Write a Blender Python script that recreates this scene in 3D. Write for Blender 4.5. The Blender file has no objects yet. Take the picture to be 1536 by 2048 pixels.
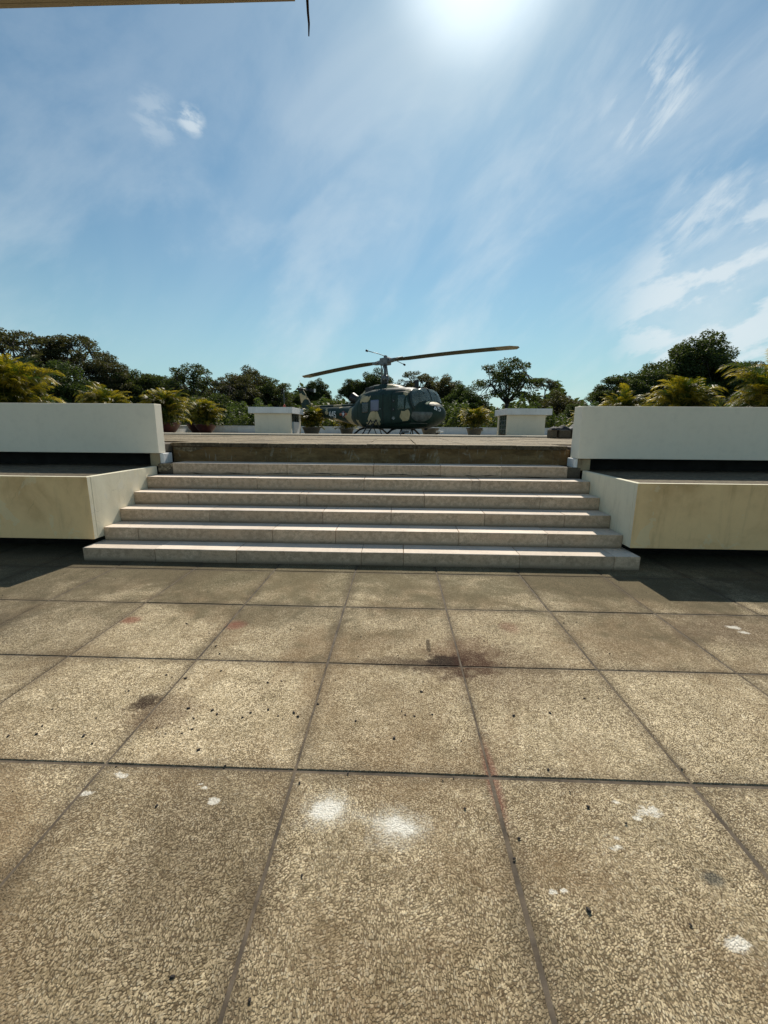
import bpy, bmesh, math, random
import numpy as np
from mathutils import Vector, Matrix
PI = math.pi
sc = bpy.context.scene
COL = sc.collection

# ------------------------------------------------------------------ camera
cd = bpy.data.cameras.new('camera'); cam = bpy.data.objects.new('camera', cd); COL.objects.link(cam)
cd.sensor_fit = 'HORIZONTAL'; cd.sensor_width = 36; cd.lens = 36*832/1536
cd.clip_start = .05; cd.clip_end = 3000
cam.matrix_world = Matrix(((.99938981, -.01396816, .03201401, 0), (.03414628, .19781291, -.97964488, 0),
                           (.00735105, .98014027, .19816917, 1.56), (0, 0, 0, 1)))
sc.camera = cam
# ------------------------------------------------------------------ sun and sky
SUN_EL, SUN_AZ = 43.3, 8.5          # degrees; azimuth clockwise from +Y
sd = Vector((math.sin(math.radians(SUN_AZ))*math.cos(math.radians(SUN_EL)),
             math.cos(math.radians(SUN_AZ))*math.cos(math.radians(SUN_EL)), math.sin(math.radians(SUN_EL))))
sl = bpy.data.lights.new('sun', 'SUN'); sl.energy = 5.0; sl.angle = math.radians(.5); sl.color = (1, .92, .80)
so = bpy.data.objects.new('sun', sl); COL.objects.link(so); so.rotation_euler = sd.to_track_quat('Z', 'Y').to_euler()
so.location = (0, 0, 60)
w = bpy.data.worlds.new('World'); sc.world = w; w.use_nodes = True
nt = w.node_tree; nt.nodes.clear()


class G:
    """tiny node-graph helper"""
    def __init__(s, tree): s.t = tree
    def n(s, kind, **kw):
        x = s.t.nodes.new(kind)
        for k, v in kw.items(): setattr(x, k, v)
        return x
    def put(s, sock, v):
        if isinstance(v, bpy.types.NodeSocket): s.t.links.new(v, sock)
        elif v is not None: sock.default_value = v
    def m(s, op, a, b=None, c=None, clamp=False):
        x = s.n('ShaderNodeMath', operation=op, use_clamp=clamp)
        s.put(x.inputs[0], a)
        if b is not None: s.put(x.inputs[1], b)
        if c is not None: s.put(x.inputs[2], c)
        return x.outputs[0]
    def v(s, op, a, b=None):
        x = s.n('ShaderNodeVectorMath', operation=op)
        s.put(x.inputs[0], a)
        if b is not None: s.put(x.inputs[1], b)
        return x.outputs['Value'] if op in ('DOT_PRODUCT', 'LENGTH', 'DISTANCE') else x.outputs[0]
    def mix(s, f, a, b, mode='MIX'):
        x = s.n('ShaderNodeMix', data_type='RGBA', blend_type=mode)
        s.put(x.inputs[0], f); s.put(x.inputs[6], a); s.put(x.inputs[7], b)
        return x.outputs[2]
    def noise(s, vec, scale, detail=4, rough=.55, dist=0, col=False):
        x = s.n('ShaderNodeTexNoise'); s.put(x.inputs['Vector'], vec)
        x.inputs['Scale'].default_value = scale; x.inputs['Detail'].default_value = detail
        x.inputs['Roughness'].default_value = rough; x.inputs['Distortion'].default_value = dist
        return x.outputs[1 if col else 0]
    def vor(s, vec, scale, feature='F1', rnd=1.0, out='Distance'):
        x = s.n('ShaderNodeTexVoronoi', feature=feature); s.put(x.inputs['Vector'], vec)
        x.inputs['Scale'].default_value = scale; x.inputs['Randomness'].default_value = rnd
        return x.outputs[out]
    def map(s, v, a, b, c=0., d=1., smooth=True):
        x = s.n('ShaderNodeMapRange', interpolation_type='SMOOTHSTEP' if smooth else 'LINEAR')
        s.put(x.inputs[0], v); x.inputs[1].default_value = a; x.inputs[2].default_value = b
        x.inputs[3].default_value = c; x.inputs[4].default_value = d
        return x.outputs[0]
    def scale(s, v, xyz):
        x = s.n('ShaderNodeMapping'); s.put(x.inputs['Vector'], v); x.inputs['Scale'].default_value = xyz
        return x.outputs[0]
    def comb(s, a, b, c):
        x = s.n('ShaderNodeCombineXYZ'); s.put(x.inputs[0], a); s.put(x.inputs[1], b); s.put(x.inputs[2], c)
        return x.outputs[0]
    def sep(s, v):
        x = s.n('ShaderNodeSeparateXYZ'); s.put(x.inputs[0], v); return x.outputs


def build_sky():
    g = G(nt)
    sky = g.n('ShaderNodeTexSky', sky_type='NISHITA'); sky.sun_disc = False
    sky.sun_elevation = math.radians(SUN_EL); sky.sun_rotation = math.radians(SUN_AZ)
    sky.air_density = 1.25; sky.dust_density = .35; sky.ozone_density = 2.2; sky.altitude = 20
    d = g.v('NORMALIZE', g.n('ShaderNodeTexCoord').outputs['Generated'])
    X, Y, Z = g.sep(d)[:3]
    zz = g.m('ADD', g.m('MAXIMUM', Z, 0.), .10)
    # clouds lie on a high plane, so project the direction on it
    px = g.m('DIVIDE', X, zz); py = g.m('DIVIDE', Y, zz)
    def rot(a, sx, sy):
        c, s_ = math.cos(a), math.sin(a)
        u = g.m('MULTIPLY', g.m('ADD', g.m('MULTIPLY', px, c), g.m('MULTIPLY', py, s_)), sx)
        v = g.m('MULTIPLY', g.m('SUBTRACT', g.m('MULTIPLY', py, c), g.m('MULTIPLY', px, s_)), sy)
        return g.comb(u, v, 0.)
    def blob(dx, dy, dz, c0, c1):
        n_ = Vector((dx, dy, dz)).normalized()
        return g.map(g.v('DOT_PRODUCT', d, tuple(n_)), math.cos(math.radians(c0)), math.cos(math.radians(c1)))
    # cloud frame: streaks run up to the right as seen over the terrace
    C0 = Vector((.30, .86, .40)).normalized(); e1 = Vector((0, 0, 1)).cross(C0).normalized()*-1; e2 = C0.cross(e1).normalized()
    if e2.z < 0: e2 = -e2
    def frame(deg, along, across):
        a_ = math.radians(deg); A = e1*math.cos(a_)+e2*math.sin(a_); B = e2*math.cos(a_)-e1*math.sin(a_)
        u = g.v('DOT_PRODUCT', d, tuple(A)); v_ = g.v('DOT_PRODUCT', d, tuple(B)); w_ = g.v('DOT_PRODUCT', d, tuple(C0))
        return g.comb(g.m('MULTIPLY', u, along), g.m('MULTIPLY', v_, across), w_)
    CL = CLOUDS
    right, low, sm, sm2, wisp, wisp2, wide = [blob(*CL[k]) for k in ('right', 'low', 'small', 'small2', 'wisp', 'wisp2', 'wide')]
    n_veil = g.map(g.noise(frame(42, 1.3, 3.2), 1.3, 6, .55, .7), .38, .72)
    n_streak = g.map(g.noise(frame(40, 3, 9), 1.3, 8, .6, .6), .45, .72)
    n_low = g.map(g.noise(frame(24, 8.5, 17), 1.0, 10, .58, .15), .46, .58)
    n_fine = g.map(g.noise(frame(50, 9, 30), 1.0, 8, .62, .25), .44, .66)
    n_small = g.map(g.noise(frame(-30, 34, 50), 1.0, 7, .6, .2), .36, .62)
    n_soft = g.map(g.noise(frame(34, 3.2, 4.8), 1.0, 9, .58, .25), .42, .64)
    cover = g.m('MULTIPLY', n_veil, g.map(wide, 0, 1, .08, .24, False))
    cover = g.m('ADD', cover, g.m('MULTIPLY', g.m('MULTIPLY', n_soft, g.map(Z, .0, .60, .38, .10, False)), 1.))
    def over(cover, a_, b_, k): return g.m('ADD', cover, g.m('MULTIPLY', g.m('SUBTRACT', 1., cover), g.m('MULTIPLY', g.m('MULTIPLY', a_, b_), k)))
    cover = over(cover, n_streak, right, .17)
    cover = over(cover, n_low, low, .66)
    cover = over(cover, n_small, sm, .62)
    cover = over(cover, n_small, sm2, .22)
    cover = over(cover, n_fine, wisp, .62)
    cover = over(cover, n_fine, wisp2, .45)
    # thin high haze towards the horizon
    hz = g.map(Z, .0, .36, .55, .0)
    cd_ = g.v('DOT_PRODUCT', d, tuple(sd))
    glow = g.map(cd_, math.cos(math.radians(12)), 1.0, 0, 1)
    glow = g.m('POWER', glow, 3.)
    glow2 = g.m('POWER', g.map(cd_, math.cos(math.radians(48)), 1.0, 0, 1), 2.)
    base = g.mix(1., sky.outputs[0], SKY_TINT, 'MULTIPLY')
    base = g.mix(hz, base, HAZE_COL)
    hsv = g.n('ShaderNodeHueSaturation'); hsv.inputs['Saturation'].default_value = 1.0; g.put(hsv.inputs['Color'], base)
    col = g.mix(cover, hsv.outputs[0], CLOUD_COL)
    col = g.mix(1., col, g.comb(*[g.m('ADD', g.m('MULTIPLY', glow, k1), g.m('MULTIPLY', glow2, k2)) for k1, k2 in GLOW]), 'ADD')
    bg = g.n('ShaderNodeBackground'); g.put(bg.inputs[0], col); bg.inputs[1].default_value = SKY_STR
    out = g.n('ShaderNodeOutputWorld'); g.put(out.inputs[0], bg.outputs[0])


SKY_STR = .075
SKY_TINT = (.76, 1.0, 1.0, 1)
HAZE_COL = (4.9, 7.6, 8.6, 1)
CLOUD_COL = (9.5, 10.4, 10.8, 1)
GLOW = ((16, 15.5, 14.5), (0, 0, 0))
GLOW = ((6., .15), (6., .18), (5.7, .18))
CLOUDS = dict(right=(.40, .84, .37, 30, 6), low=(.57, .79, .21, 12, 5), small=(-.35, .793, .498, 1.5, .4), small2=(-.40, .775, .49, 2.6, .6),
              wisp=(.382, .772, .508, 4.6, .8), wisp2=(.499, .788, .36, 4.5, 1.), wide=(.35, .85, .35, 48, 8))
build_sky()
vs = sc.view_settings; vs.view_transform = 'Standard'; vs.look = 'None'; vs.gamma = 1; vs.exposure = .14
vs.use_curve_mapping = False
sc.render.engine = 'CYCLES'

# ------------------------------------------------------------------ helpers
def me_obj(name, verts, faces, mats, parent=None, smooth=False, fmat=None):
    me = bpy.data.meshes.new(name); me.from_pydata([tuple(v) for v in verts], [], [tuple(f) for f in faces]); me.update()
    if not isinstance(mats, (list, tuple)): mats = [mats]
    for m_ in mats: me.materials.append(m_)
    if fmat is not None: me.polygons.foreach_set('material_index', fmat)
    if smooth: me.polygons.foreach_set('use_smooth', [True]*len(me.polygons))
    o = bpy.data.objects.new(name, me); COL.objects.link(o)
    if parent: o.parent = parent
    return o

def tag(o, label=None, cat=None, group=None, kind=None):
    if label: o['label'] = label
    if cat: o['category'] = cat
    if group: o['group'] = group
    if kind: o['kind'] = kind
    return o

def empty(name, loc, rz=0.):
    o = bpy.data.objects.new(name, None); COL.objects.link(o); o.location = loc; o.rotation_euler = (0, 0, rz)
    o.empty_display_size = .2
    return o

class MB:
    """collects shapes into one mesh"""
    def __init__(s): s.v = []; s.f = []; s.m = []
    def add(s, vs_, fs, mi=0):
        b = len(s.v); s.v += [tuple(x) for x in vs_]; s.f += [tuple(i+b for i in f) for f in fs]; s.m += [mi]*len(fs)
        return s
    def box(s, x0, x1, y0, y1, z0, z1, mi=0):
        return s.add([(x, y, z) for x in (x0, x1) for y in (y0, y1) for z in (z0, z1)],
                     [(0, 1, 3, 2), (4, 6, 7, 5), (0, 4, 5, 1), (2, 3, 7, 6), (0, 2, 6, 4), (1, 5, 7, 3)], mi)
    def tube(s, pts, rad, n=8, mi=0, caps=True):
        pts = [Vector(p) for p in pts]
        if not isinstance(rad, (list, tuple)): rad = [rad]*len(pts)
        rings = []; up = None
        for i, p in enumerate(pts):
            t = (pts[min(i+1, len(pts)-1)]-pts[max(i-1, 0)]).normalized()
            if up is None: up = t.orthogonal().normalized()
            up = (up-t*up.dot(t))
            up = up.normalized() if up.length > 1e-6 else t.orthogonal().normalized()
            b = t.cross(up)
            rings.append([p+(up*math.cos(a)+b*math.sin(a))*rad[i] for a in [2*PI*k/n for k in range(n)]])
        vs_ = [v for r in rings for v in r]; fs = []
        for i in range(len(rings)-1):
            for k in range(n):
                fs.append((i*n+k, i*n+(k+1) % n, (i+1)*n+(k+1) % n, (i+1)*n+k))
        if caps:
            fs.append(tuple(range(n-1, -1, -1))); fs.append(tuple(range((len(rings)-1)*n, len(rings)*n)))
        return s.add(vs_, fs, mi)
    def lathe(s, prof, c=(0, 0, 0), n=24, mi=0):
        vs_ = [(c[0]+r*math.cos(2*PI*k/n), c[1]+r*math.sin(2*PI*k/n), c[2]+z) for r, z in prof for k in range(n)]
        fs = [(i*n+k, i*n+(k+1) % n, (i+1)*n+(k+1) % n, (i+1)*n+k) for i in range(len(prof)-1) for k in range(n)]
        return s.add(vs_, fs, mi)
    def build(s, name, mats, parent=None, smooth=False, bevel=0, seg=1):
        o = me_obj(name, s.v, s.f, mats, parent, smooth, s.m)
        if bevel:
            bm = bmesh.new(); bm.from_mesh(o.data)
            bmesh.ops.bevel(bm, geom=bm.edges[:], offset=bevel, segments=seg, affect='EDGES', profile=.5, clamp_overlap=True)
            bm.to_mesh(o.data); bm.free()
        return o

def copy_obj(o, parent=None):
    c = o.copy(); COL.objects.link(c)
    if parent is not None: c.parent = parent
    return c

# ------------------------------------------------------------------ materials
def new_mat(name):
    m_ = bpy.data.materials.new(name); m_.use_nodes = True; t = m_.node_tree; t.nodes.clear()
    g = G(t); out = g.n('ShaderNodeOutputMaterial'); bs = g.n('ShaderNodeBsdfPrincipled')
    g.put(out.inputs[0], bs.outputs[0])
    return m_, g, bs, out

def bump(g, bs, h, strength=.4, dist=.01):
    b = g.n('ShaderNodeBump'); b.inputs['Strength'].default_value = strength; b.inputs['Distance'].default_value = dist
    g.put(b.inputs['Height'], h); g.put(bs.inputs['Normal'], b.outputs[0]); return b

def c4(c): return (c[0], c[1], c[2], 1)

def simple_mat(name, col, rough=.6, metal=0., var=.18, scale=6., bmp=.1, spec=.5, coat=0):
    m_, g, bs, _ = new_mat(name)
    P = g.n('ShaderNodeTexCoord').outputs['Object']
    n1 = g.noise(P, scale, 6, .6)
    a = tuple(x*(1-var) for x in col); b = tuple(min(1, x*(1+var)) for x in col)
    g.put(bs.inputs['Base Color'], g.mix(g.map(n1, .3, .7), c4(a), c4(b)))
    g.put(bs.inputs['Roughness'], g.map(g.noise(P, scale*3, 3), .3, .7, max(0, rough-.1), min(1, rough+.1)))
    bs.inputs['Metallic'].default_value = metal
    bs.inputs['Specular IOR Level'].default_value = spec
    bs.inputs['Coat Weight'].default_value = coat
    if bmp: bump(g, bs, g.noise(P, scale*8, 4), bmp, .005)
    return m_

def plaster_mat(name, col, dirt, dirt_amt=.5, streak=.3, seed=0., peel=None):
    m_, g, bs, _ = new_mat(name)
    P = g.n('ShaderNodeNewGeometry').outputs['Position']
    P = g.v('ADD', P, (seed, seed*.7, 0))
    n1 = g.noise(P, 1.3, 7, .6, .4); n2 = g.noise(g.scale(P, (5, 5, .7)), 1.6, 6, .6, .3); n3 = g.noise(P, 9, 5, .65)
    c = g.mix(g.m('MULTIPLY', g.map(n1, .42, .72), dirt_amt), c4(col), c4(dirt))
    c = g.mix(g.m('MULTIPLY', g.map(n2, .5, .75), streak), c, c4(tuple(x*.55 for x in dirt)))
    c = g.mix(g.m('MULTIPLY', g.map(n3, .45, .75), .14), c, c4(tuple(x*.6 for x in col)))
    if peel:   # flaked paint: islands with a crisp edge
        pn = g.noise(P, 2.6, 5, .55, .8)
        c = g.mix(g.m('MULTIPLY', g.map(pn, .60, .615), .35), c, c4(peel))
        crack = g.map(g.vor(g.v('ADD', P, g.v('MULTIPLY', g.noise(P, 3, 3, .5, 0, True), (.3, .3, .3))), 1.9, 'DISTANCE_TO_EDGE'), .0, .006, 1, 0)
        c = g.mix(g.m('MULTIPLY', crack, g.m('MULTIPLY', g.map(n1, .45, .6), .35)), c, c4(tuple(x*.35 for x in dirt)))
    g.put(bs.inputs['Base Color'], c)
    bs.inputs['Roughness'].default_value = .85; bs.inputs['Specular IOR Level'].default_value = .25
    bump(g, bs, g.m('ADD', g.noise(P, 60, 4), g.m('MULTIPLY', n3, 1.5)), .22, .006)
    return m_

def gauss(g, P2, x, y, rx, ry, wob, p=1., lo=.35, hi=1.05):
    """soft stain mask round (x, y); wob warps its edge"""
    X, Y, _ = g.sep(P2)[:3]
    a = g.m('DIVIDE', g.m('SUBTRACT', X, x), rx); b = g.m('DIVIDE', g.m('SUBTRACT', Y, y), ry)
    r = g.m('SQRT', g.m('ADD', g.m('MULTIPLY', a, a), g.m('MULTIPLY', b, b)))
    return g.map(g.m('ADD', r, g.m('MULTIPLY', g.m('SUBTRACT', wob, .5), p)), lo, hi, 1, 0)

def pebble_mat():
    m_, g, bs, _ = new_mat('washed_pebble_concrete')
    P = g.n('ShaderNodeNewGeometry').outputs['Position']
    rnd = g.n('ShaderNodeObjectInfo').outputs['Random']
    wn = g.noise(P, 30, 2, .5, 0, True)
    Pd = g.v('ADD', P, g.v('MULTIPLY', g.v('SUBTRACT', wn, (.5, .5, .5)), (.012, .012, 0)))
    rt = g.n('ShaderNodeVectorRotate', rotation_type='Z_AXIS'); g.put(rt.inputs['Vector'], Pd); rt.inputs['Angle'].default_value = .9
    va = g.scale(Pd, (1., .62, 1.)); vb = g.scale(rt.outputs[0], (1., .62, 1.))
    pick = g.map(g.noise(P, 5.5, 3, .6, .5), .47, .53)
    def mixf(a, b):
        x = g.n('ShaderNodeMix', data_type='FLOAT'); g.put(x.inputs[0], pick); g.put(x.inputs[2], a); g.put(x.inputs[3], b); return x.outputs[0]
    PS = 185
    f1 = mixf(g.vor(va, PS, 'F1', .85), g.vor(vb, PS, 'F1', .85))
    edge = g.map(f1, .70, .40, 0, .30)
    cr = g.sep(g.mix(pick, g.vor(va, PS, 'F1', .85, 'Color'), g.vor(vb, PS, 'F1', .85, 'Color')))
    big = g.noise(P, .75, 6, .6, .6); mid = g.noise(P, 3.2, 6, .65, .5); fine = g.noise(P, 14, 4, .6); patch = g.noise(P, 1.7, 4, .55, 1.2)
    pale = g.mix(cr[0], (.36, .30, .20, 1), (.76, .66, .48, 1))
    pale = g.mix(g.m('MULTIPLY', g.map(cr[1], .80, .92), .8), pale, (.68, .62, .49, 1))
    pale = g.mix(g.m('MULTIPLY', g.map(cr[2], .80, .95), .75), pale, (.13, .09, .06, 1))
    mortar = g.mix(fine, (.125, .098, .064, 1), (.22, .175, .118, 1))
    worn_or_lit = g.map(patch, .38, .66, 0, 1)
    gap = g.map(edge, .02, .22, 1, 0)
    c = g.mix(g.m('MULTIPLY', gap, g.map(worn_or_lit, 0, 1, .92, .6)), pale, mortar)
    cl = g.noise(P, 38, 4, .7); c = g.mix(1., c, g.mix(g.map(cl, .3, .7), (.74, .73, .70, 1), (1.24, 1.24, 1.24, 1)), 'MULTIPLY')
    cl2 = g.noise(P, 6.5, 6, .7, .8); c = g.mix(1., c, g.mix(g.map(cl2, .3, .7), (.80, .78, .74, 1), (1.12, 1.12, 1.12, 1)), 'MULTIPLY')
    # large stains: brown, grey-green moss towards the stairs, per-slab difference
    c = g.mix(g.m('MULTIPLY', g.map(big, .44, .60), .55), c, (.20, .135, .075, 1), 'MIX')
    c = g.mix(g.m('MULTIPLY', g.map(mid, .45, .75), .38), c, (.12, .10, .06, 1))
    X, Y, Z = g.sep(P)[:3]
    moss = g.m('MULTIPLY', g.map(g.m('ADD', Y, g.m('MULTIPLY', g.m('SUBTRACT', g.m('ADD', g.m('MULTIPLY', mid, .6), g.m('MULTIPLY', big, .4)), .5), 5.5)), 2.7, 4.3), .80)
    moss = g.m('MULTIPLY', moss, g.map(cr[1], .2, .9, 1, .72))
    c = g.mix(moss, c, (.105, .095, .055, 1))
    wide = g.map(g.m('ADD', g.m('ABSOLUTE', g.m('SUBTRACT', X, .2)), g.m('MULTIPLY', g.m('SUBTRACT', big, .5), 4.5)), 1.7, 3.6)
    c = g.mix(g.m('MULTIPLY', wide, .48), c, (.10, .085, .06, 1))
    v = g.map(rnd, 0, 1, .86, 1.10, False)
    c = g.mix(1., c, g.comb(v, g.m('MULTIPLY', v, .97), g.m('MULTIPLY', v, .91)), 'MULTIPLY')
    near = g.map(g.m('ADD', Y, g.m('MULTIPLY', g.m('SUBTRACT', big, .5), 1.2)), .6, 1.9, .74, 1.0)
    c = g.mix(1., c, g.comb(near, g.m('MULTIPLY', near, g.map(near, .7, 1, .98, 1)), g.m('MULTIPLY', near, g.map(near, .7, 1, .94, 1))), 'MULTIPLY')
    speck = g.map(g.noise(P, 120, 2, .5), .25, .75)
    # joints collect dirt: slab edges (object space, slabs are .9 wide)
    O = g.n('ShaderNodeTexCoord').outputs['Object']; OX, OY, _ = g.sep(O)[:3]
    ed = g.m('MAXIMUM', g.m('ABSOLUTE', OX), g.m('ABSOLUTE', OY))
    c = g.mix(g.m('MULTIPLY', g.map(g.m('ADD', ed, g.m('MULTIPLY', g.m('SUBTRACT', mid, .5), .12)), .36, .45), .42), c, (.09, .068, .045, 1))
    fl = g.map(g.vor(P, 16, 'F1'), .0, .055, 1, 0); fl = g.m('MULTIPLY', fl, g.map(g.noise(P, 5, 3), .5, .62)); c = g.mix(g.m('MULTIPLY', fl, .75), c, (.75, .72, .62, 1))
    # painted or spilt marks, and two white spots with halos, seen in the place
    wob = g.noise(P, 9, 6, .7); gr = g.noise(P, 110, 3, .7)
    def stain(c, x, y, rx, ry, col, amt, p=1., grain=.5, lo=.35, hi=1.05):
        k = gauss(g, P, x, y, rx, ry, wob, p, lo, hi)
        k = g.m('MULTIPLY', k, g.m('ADD', 1-grain, g.m('MULTIPLY', g.map(gr, .35, .65), grain)))
        return g.mix(g.m('MULTIPLY', k, amt), c, c4(col))
    c = stain(c, .42, 2.56, .40, .22, (.055, .027, .017), .88, 2.2, .65)
    c = stain(c, .50, 2.72, .30, .30, (.13, .06, .035), .6, 1.4, .7)
    c = stain(c, .05, 2.56, .34, .10, (.05, .03, .02), .65, 1.6, .6)
    c = stain(c, .75, 2.52, .5, .45, (.10, .06, .035), .5, 1.6, .7)
    c = stain(c, -1.30, 2.0, .26, .2, (.09, .045, .03), .55, 1.6, .7)
    c = stain(c, -2.17, 3.10, .10, .09, (.20, .06, .04), .75, .9, .3)
    c = stain(c, -1.285, 3.06, .11, .10, (.21, .06, .045), .75, .9, .3)
    c = stain(c, .907, 3.116, .10, .12, (.17, .06, .04), .5, 1., .4)
    c = stain(c, -3.9, 2.9, 1.2, .5, (.05, .045, .035), .6, 1.5, .5)
    c = stain(c, 2.72, 3.16, .7, .35, (.09, .055, .035), .6, 1.5, .5)
    c = stain(c, -.75, 1.25, .35, .45, (.085, .06, .035), .55, 1.6, .5)
    c = stain(c, -1.1, 3.3, .9, .35, (.09, .08, .05), .5, 1.6, .5)
    c = stain(c, .45, 1.63, .04, .3, (.22, .07, .06), .5, .6, .4)
    c = stain(c, .35, 2.60, .17, .10, (.014, .009, .007), .98, 2.6, .3, .45, 1.)
    c = stain(c, .52, 2.62, .18, .15, (.045, .019, .012), .85, 3., .65, .3, 1.05)
    c = stain(c, .44, 2.47, .13, .09, (.045, .019, .012), .78, 3., .65, .3, 1.05)
    c = stain(c, .24, 2.80, .022, .14, (.02, .014, .01), .8, .8, .3, .5, .95)
    c = stain(c, -1.436, 2.095, .10, .11, (.016, .006, .005), .95, 2.6, .4, .4, 1.)
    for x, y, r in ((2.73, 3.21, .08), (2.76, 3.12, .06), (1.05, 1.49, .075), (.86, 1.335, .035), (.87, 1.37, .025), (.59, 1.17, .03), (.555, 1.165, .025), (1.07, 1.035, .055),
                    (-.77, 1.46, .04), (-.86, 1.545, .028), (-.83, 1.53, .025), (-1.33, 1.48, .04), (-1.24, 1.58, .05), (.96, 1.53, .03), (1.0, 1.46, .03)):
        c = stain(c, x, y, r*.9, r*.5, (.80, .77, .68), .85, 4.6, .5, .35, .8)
    for x, y in ((-.274, 1.449), (.012, 1.387)):  # two white spots: wide faint halo, small bright core
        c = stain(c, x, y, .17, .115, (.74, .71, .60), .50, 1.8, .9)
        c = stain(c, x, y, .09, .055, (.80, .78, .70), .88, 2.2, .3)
    c = stain(c, 1.14, 1.23, .05, .035, (.05, .06, .06), .7, .6, .2)
    g.put(bs.inputs['Base Color'], c)
    bs.inputs['Roughness'].default_value = .85; bs.inputs['Specular IOR Level'].default_value = .10
    h = g.m('MULTIPLY', g.map(edge, 0, .28, 0, 1), g.map(cr[2], 0, 1, .6, 1.2, False))
    h = g.m('ADD', h, g.m('MULTIPLY', speck, .25))
    h = g.m('ADD', h, g.m('MULTIPLY', mid, .8))
    bump(g, bs, h, .7, .005)
    return m_

def stone_mat(name, a, b, dirt=(.12, .09, .06), amt=.4, scale=1., worn_or_lit=False):
    """granolithic step stone: speckle, rain streaks, grime"""
    m_, g, bs, _ = new_mat(name)
    P = g.n('ShaderNodeNewGeometry').outputs['Position']; rnd = g.n('ShaderNodeObjectInfo').outputs['Random']
    n1 = g.noise(P, 2.2*scale, 6, .6, .3); n2 = g.noise(P, 18*scale, 5, .7); sp = g.noise(P, 160, 2, .6)
    nz = g.sep(g.n('ShaderNodeNewGeometry').outputs['Normal'])[2]
    c = g.mix(g.map(n1, .3, .7), c4(a), c4(b))
    c = g.mix(g.m('MULTIPLY', g.map(sp, .45, .7), .35), c, c4(tuple(x*.45 for x in a)))
    c = g.mix(g.m('MULTIPLY', g.map(sp, .50, .28), .25), c, c4(tuple(min(1, x*1.6) for x in b)))
    k = g.m('MULTIPLY', g.map(g.m('ADD', n2, g.m('MULTIPLY', n1, .6)), .68, .95), amt)
    c = g.mix(k, c, c4(dirt))
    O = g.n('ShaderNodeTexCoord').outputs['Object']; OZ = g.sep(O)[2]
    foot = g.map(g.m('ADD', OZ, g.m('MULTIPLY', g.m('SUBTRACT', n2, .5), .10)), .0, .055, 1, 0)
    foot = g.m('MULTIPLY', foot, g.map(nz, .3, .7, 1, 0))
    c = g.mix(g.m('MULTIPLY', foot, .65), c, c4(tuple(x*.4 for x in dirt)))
    if worn_or_lit:   # sunlit brightness of the treads painted into faces that look up
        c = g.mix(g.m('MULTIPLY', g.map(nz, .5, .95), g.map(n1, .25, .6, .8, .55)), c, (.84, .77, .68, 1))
    v = g.map(rnd, 0, 1, .88, 1.08, False)
    c = g.mix(1., c, g.comb(v, g.m('MULTIPLY', v, .985), g.m('MULTIPLY', v, .97)), 'MULTIPLY')
    crack = g.map(g.vor(g.v('ADD', P, g.v('MULTIPLY', g.noise(P, 4, 4, .6, 0, True), (.22, .22, .22))), 2.6, 'DISTANCE_TO_EDGE'), .0, .008, 1, 0)
    c = g.mix(g.m('MULTIPLY', crack, g.m('MULTIPLY', g.map(n1, .48, .6), .5)), c, c4(tuple(x*.4 for x in dirt)))
    g.put(bs.inputs['Base Color'], c)
    bs.inputs['Roughness'].default_value = .8; bs.inputs['Specular IOR Level'].default_value = .12
    bump(g, bs, g.m('ADD', n2, g.m('MULTIPLY', sp, .5)), .35, .004)
    return m_

def leaf_mat(name, a, b, trans=.35, tcol=None, gloss=.15, rough=.6):
    m_, g, bs, out = new_mat(name)
    geo = g.n('ShaderNodeNewGeometry'); rnd = g.n('ShaderNodeObjectInfo').outputs['Random']
    isl = geo.outputs['Random Per Island']
    P = geo.outputs['Position']
    f = g.m('ADD', g.m('MULTIPLY', isl, .55), g.m('MULTIPLY', g.noise(P, .8, 4, .6), .45))
    f = g.m('ADD', f, g.m('MULTIPLY', g.m('SUBTRACT', rnd, .5), .35), None, True)
    c = g.mix(f, c4(a), c4(b))
    g.put(bs.inputs['Base Color'], c); bs.inputs['Roughness'].default_value = rough
    bs.inputs['Specular IOR Level'].default_value = gloss
    tr = g.n('ShaderNodeBsdfTranslucent')
    g.put(tr.inputs[0], g.mix(f, c4(tcol or a), c4(tcol and tuple(x*1.5 for x in tcol) or b)))
    mx = g.n('ShaderNodeMixShader'); mx.inputs[0].default_value = trans
    g.put(mx.inputs[1], bs.outputs[0]); g.put(mx.inputs[2], tr.outputs[0]); g.put(out.inputs[0], mx.outputs[0])
    return m_

def glass_mat(name, tint, transp=.35, rough=.05):
    m_, g, bs, out = new_mat(name)
    P = g.n('ShaderNodeTexCoord').outputs['Object']
    bs.inputs['Base Color'].default_value = c4(tint); g.put(bs.inputs['Roughness'], g.map(g.noise(P, 4, 4), .3, .7, rough, rough+.12))
    bs.inputs['Specular IOR Level'].default_value = .8
    tb = g.n('ShaderNodeBsdfTransparent'); tb.inputs[0].default_value = (.75, .85, .82, 1)
    mx = g.n('ShaderNodeMixShader'); g.put(mx.inputs[0], g.map(g.noise(P, 2.5, 5), .3, .7, transp-.08, transp+.08))
    g.put(mx.inputs[1], bs.outputs[0]); g.put(mx.inputs[2], tb.outputs[0]); g.put(out.inputs[0], mx.outputs[0])
    return m_

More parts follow.
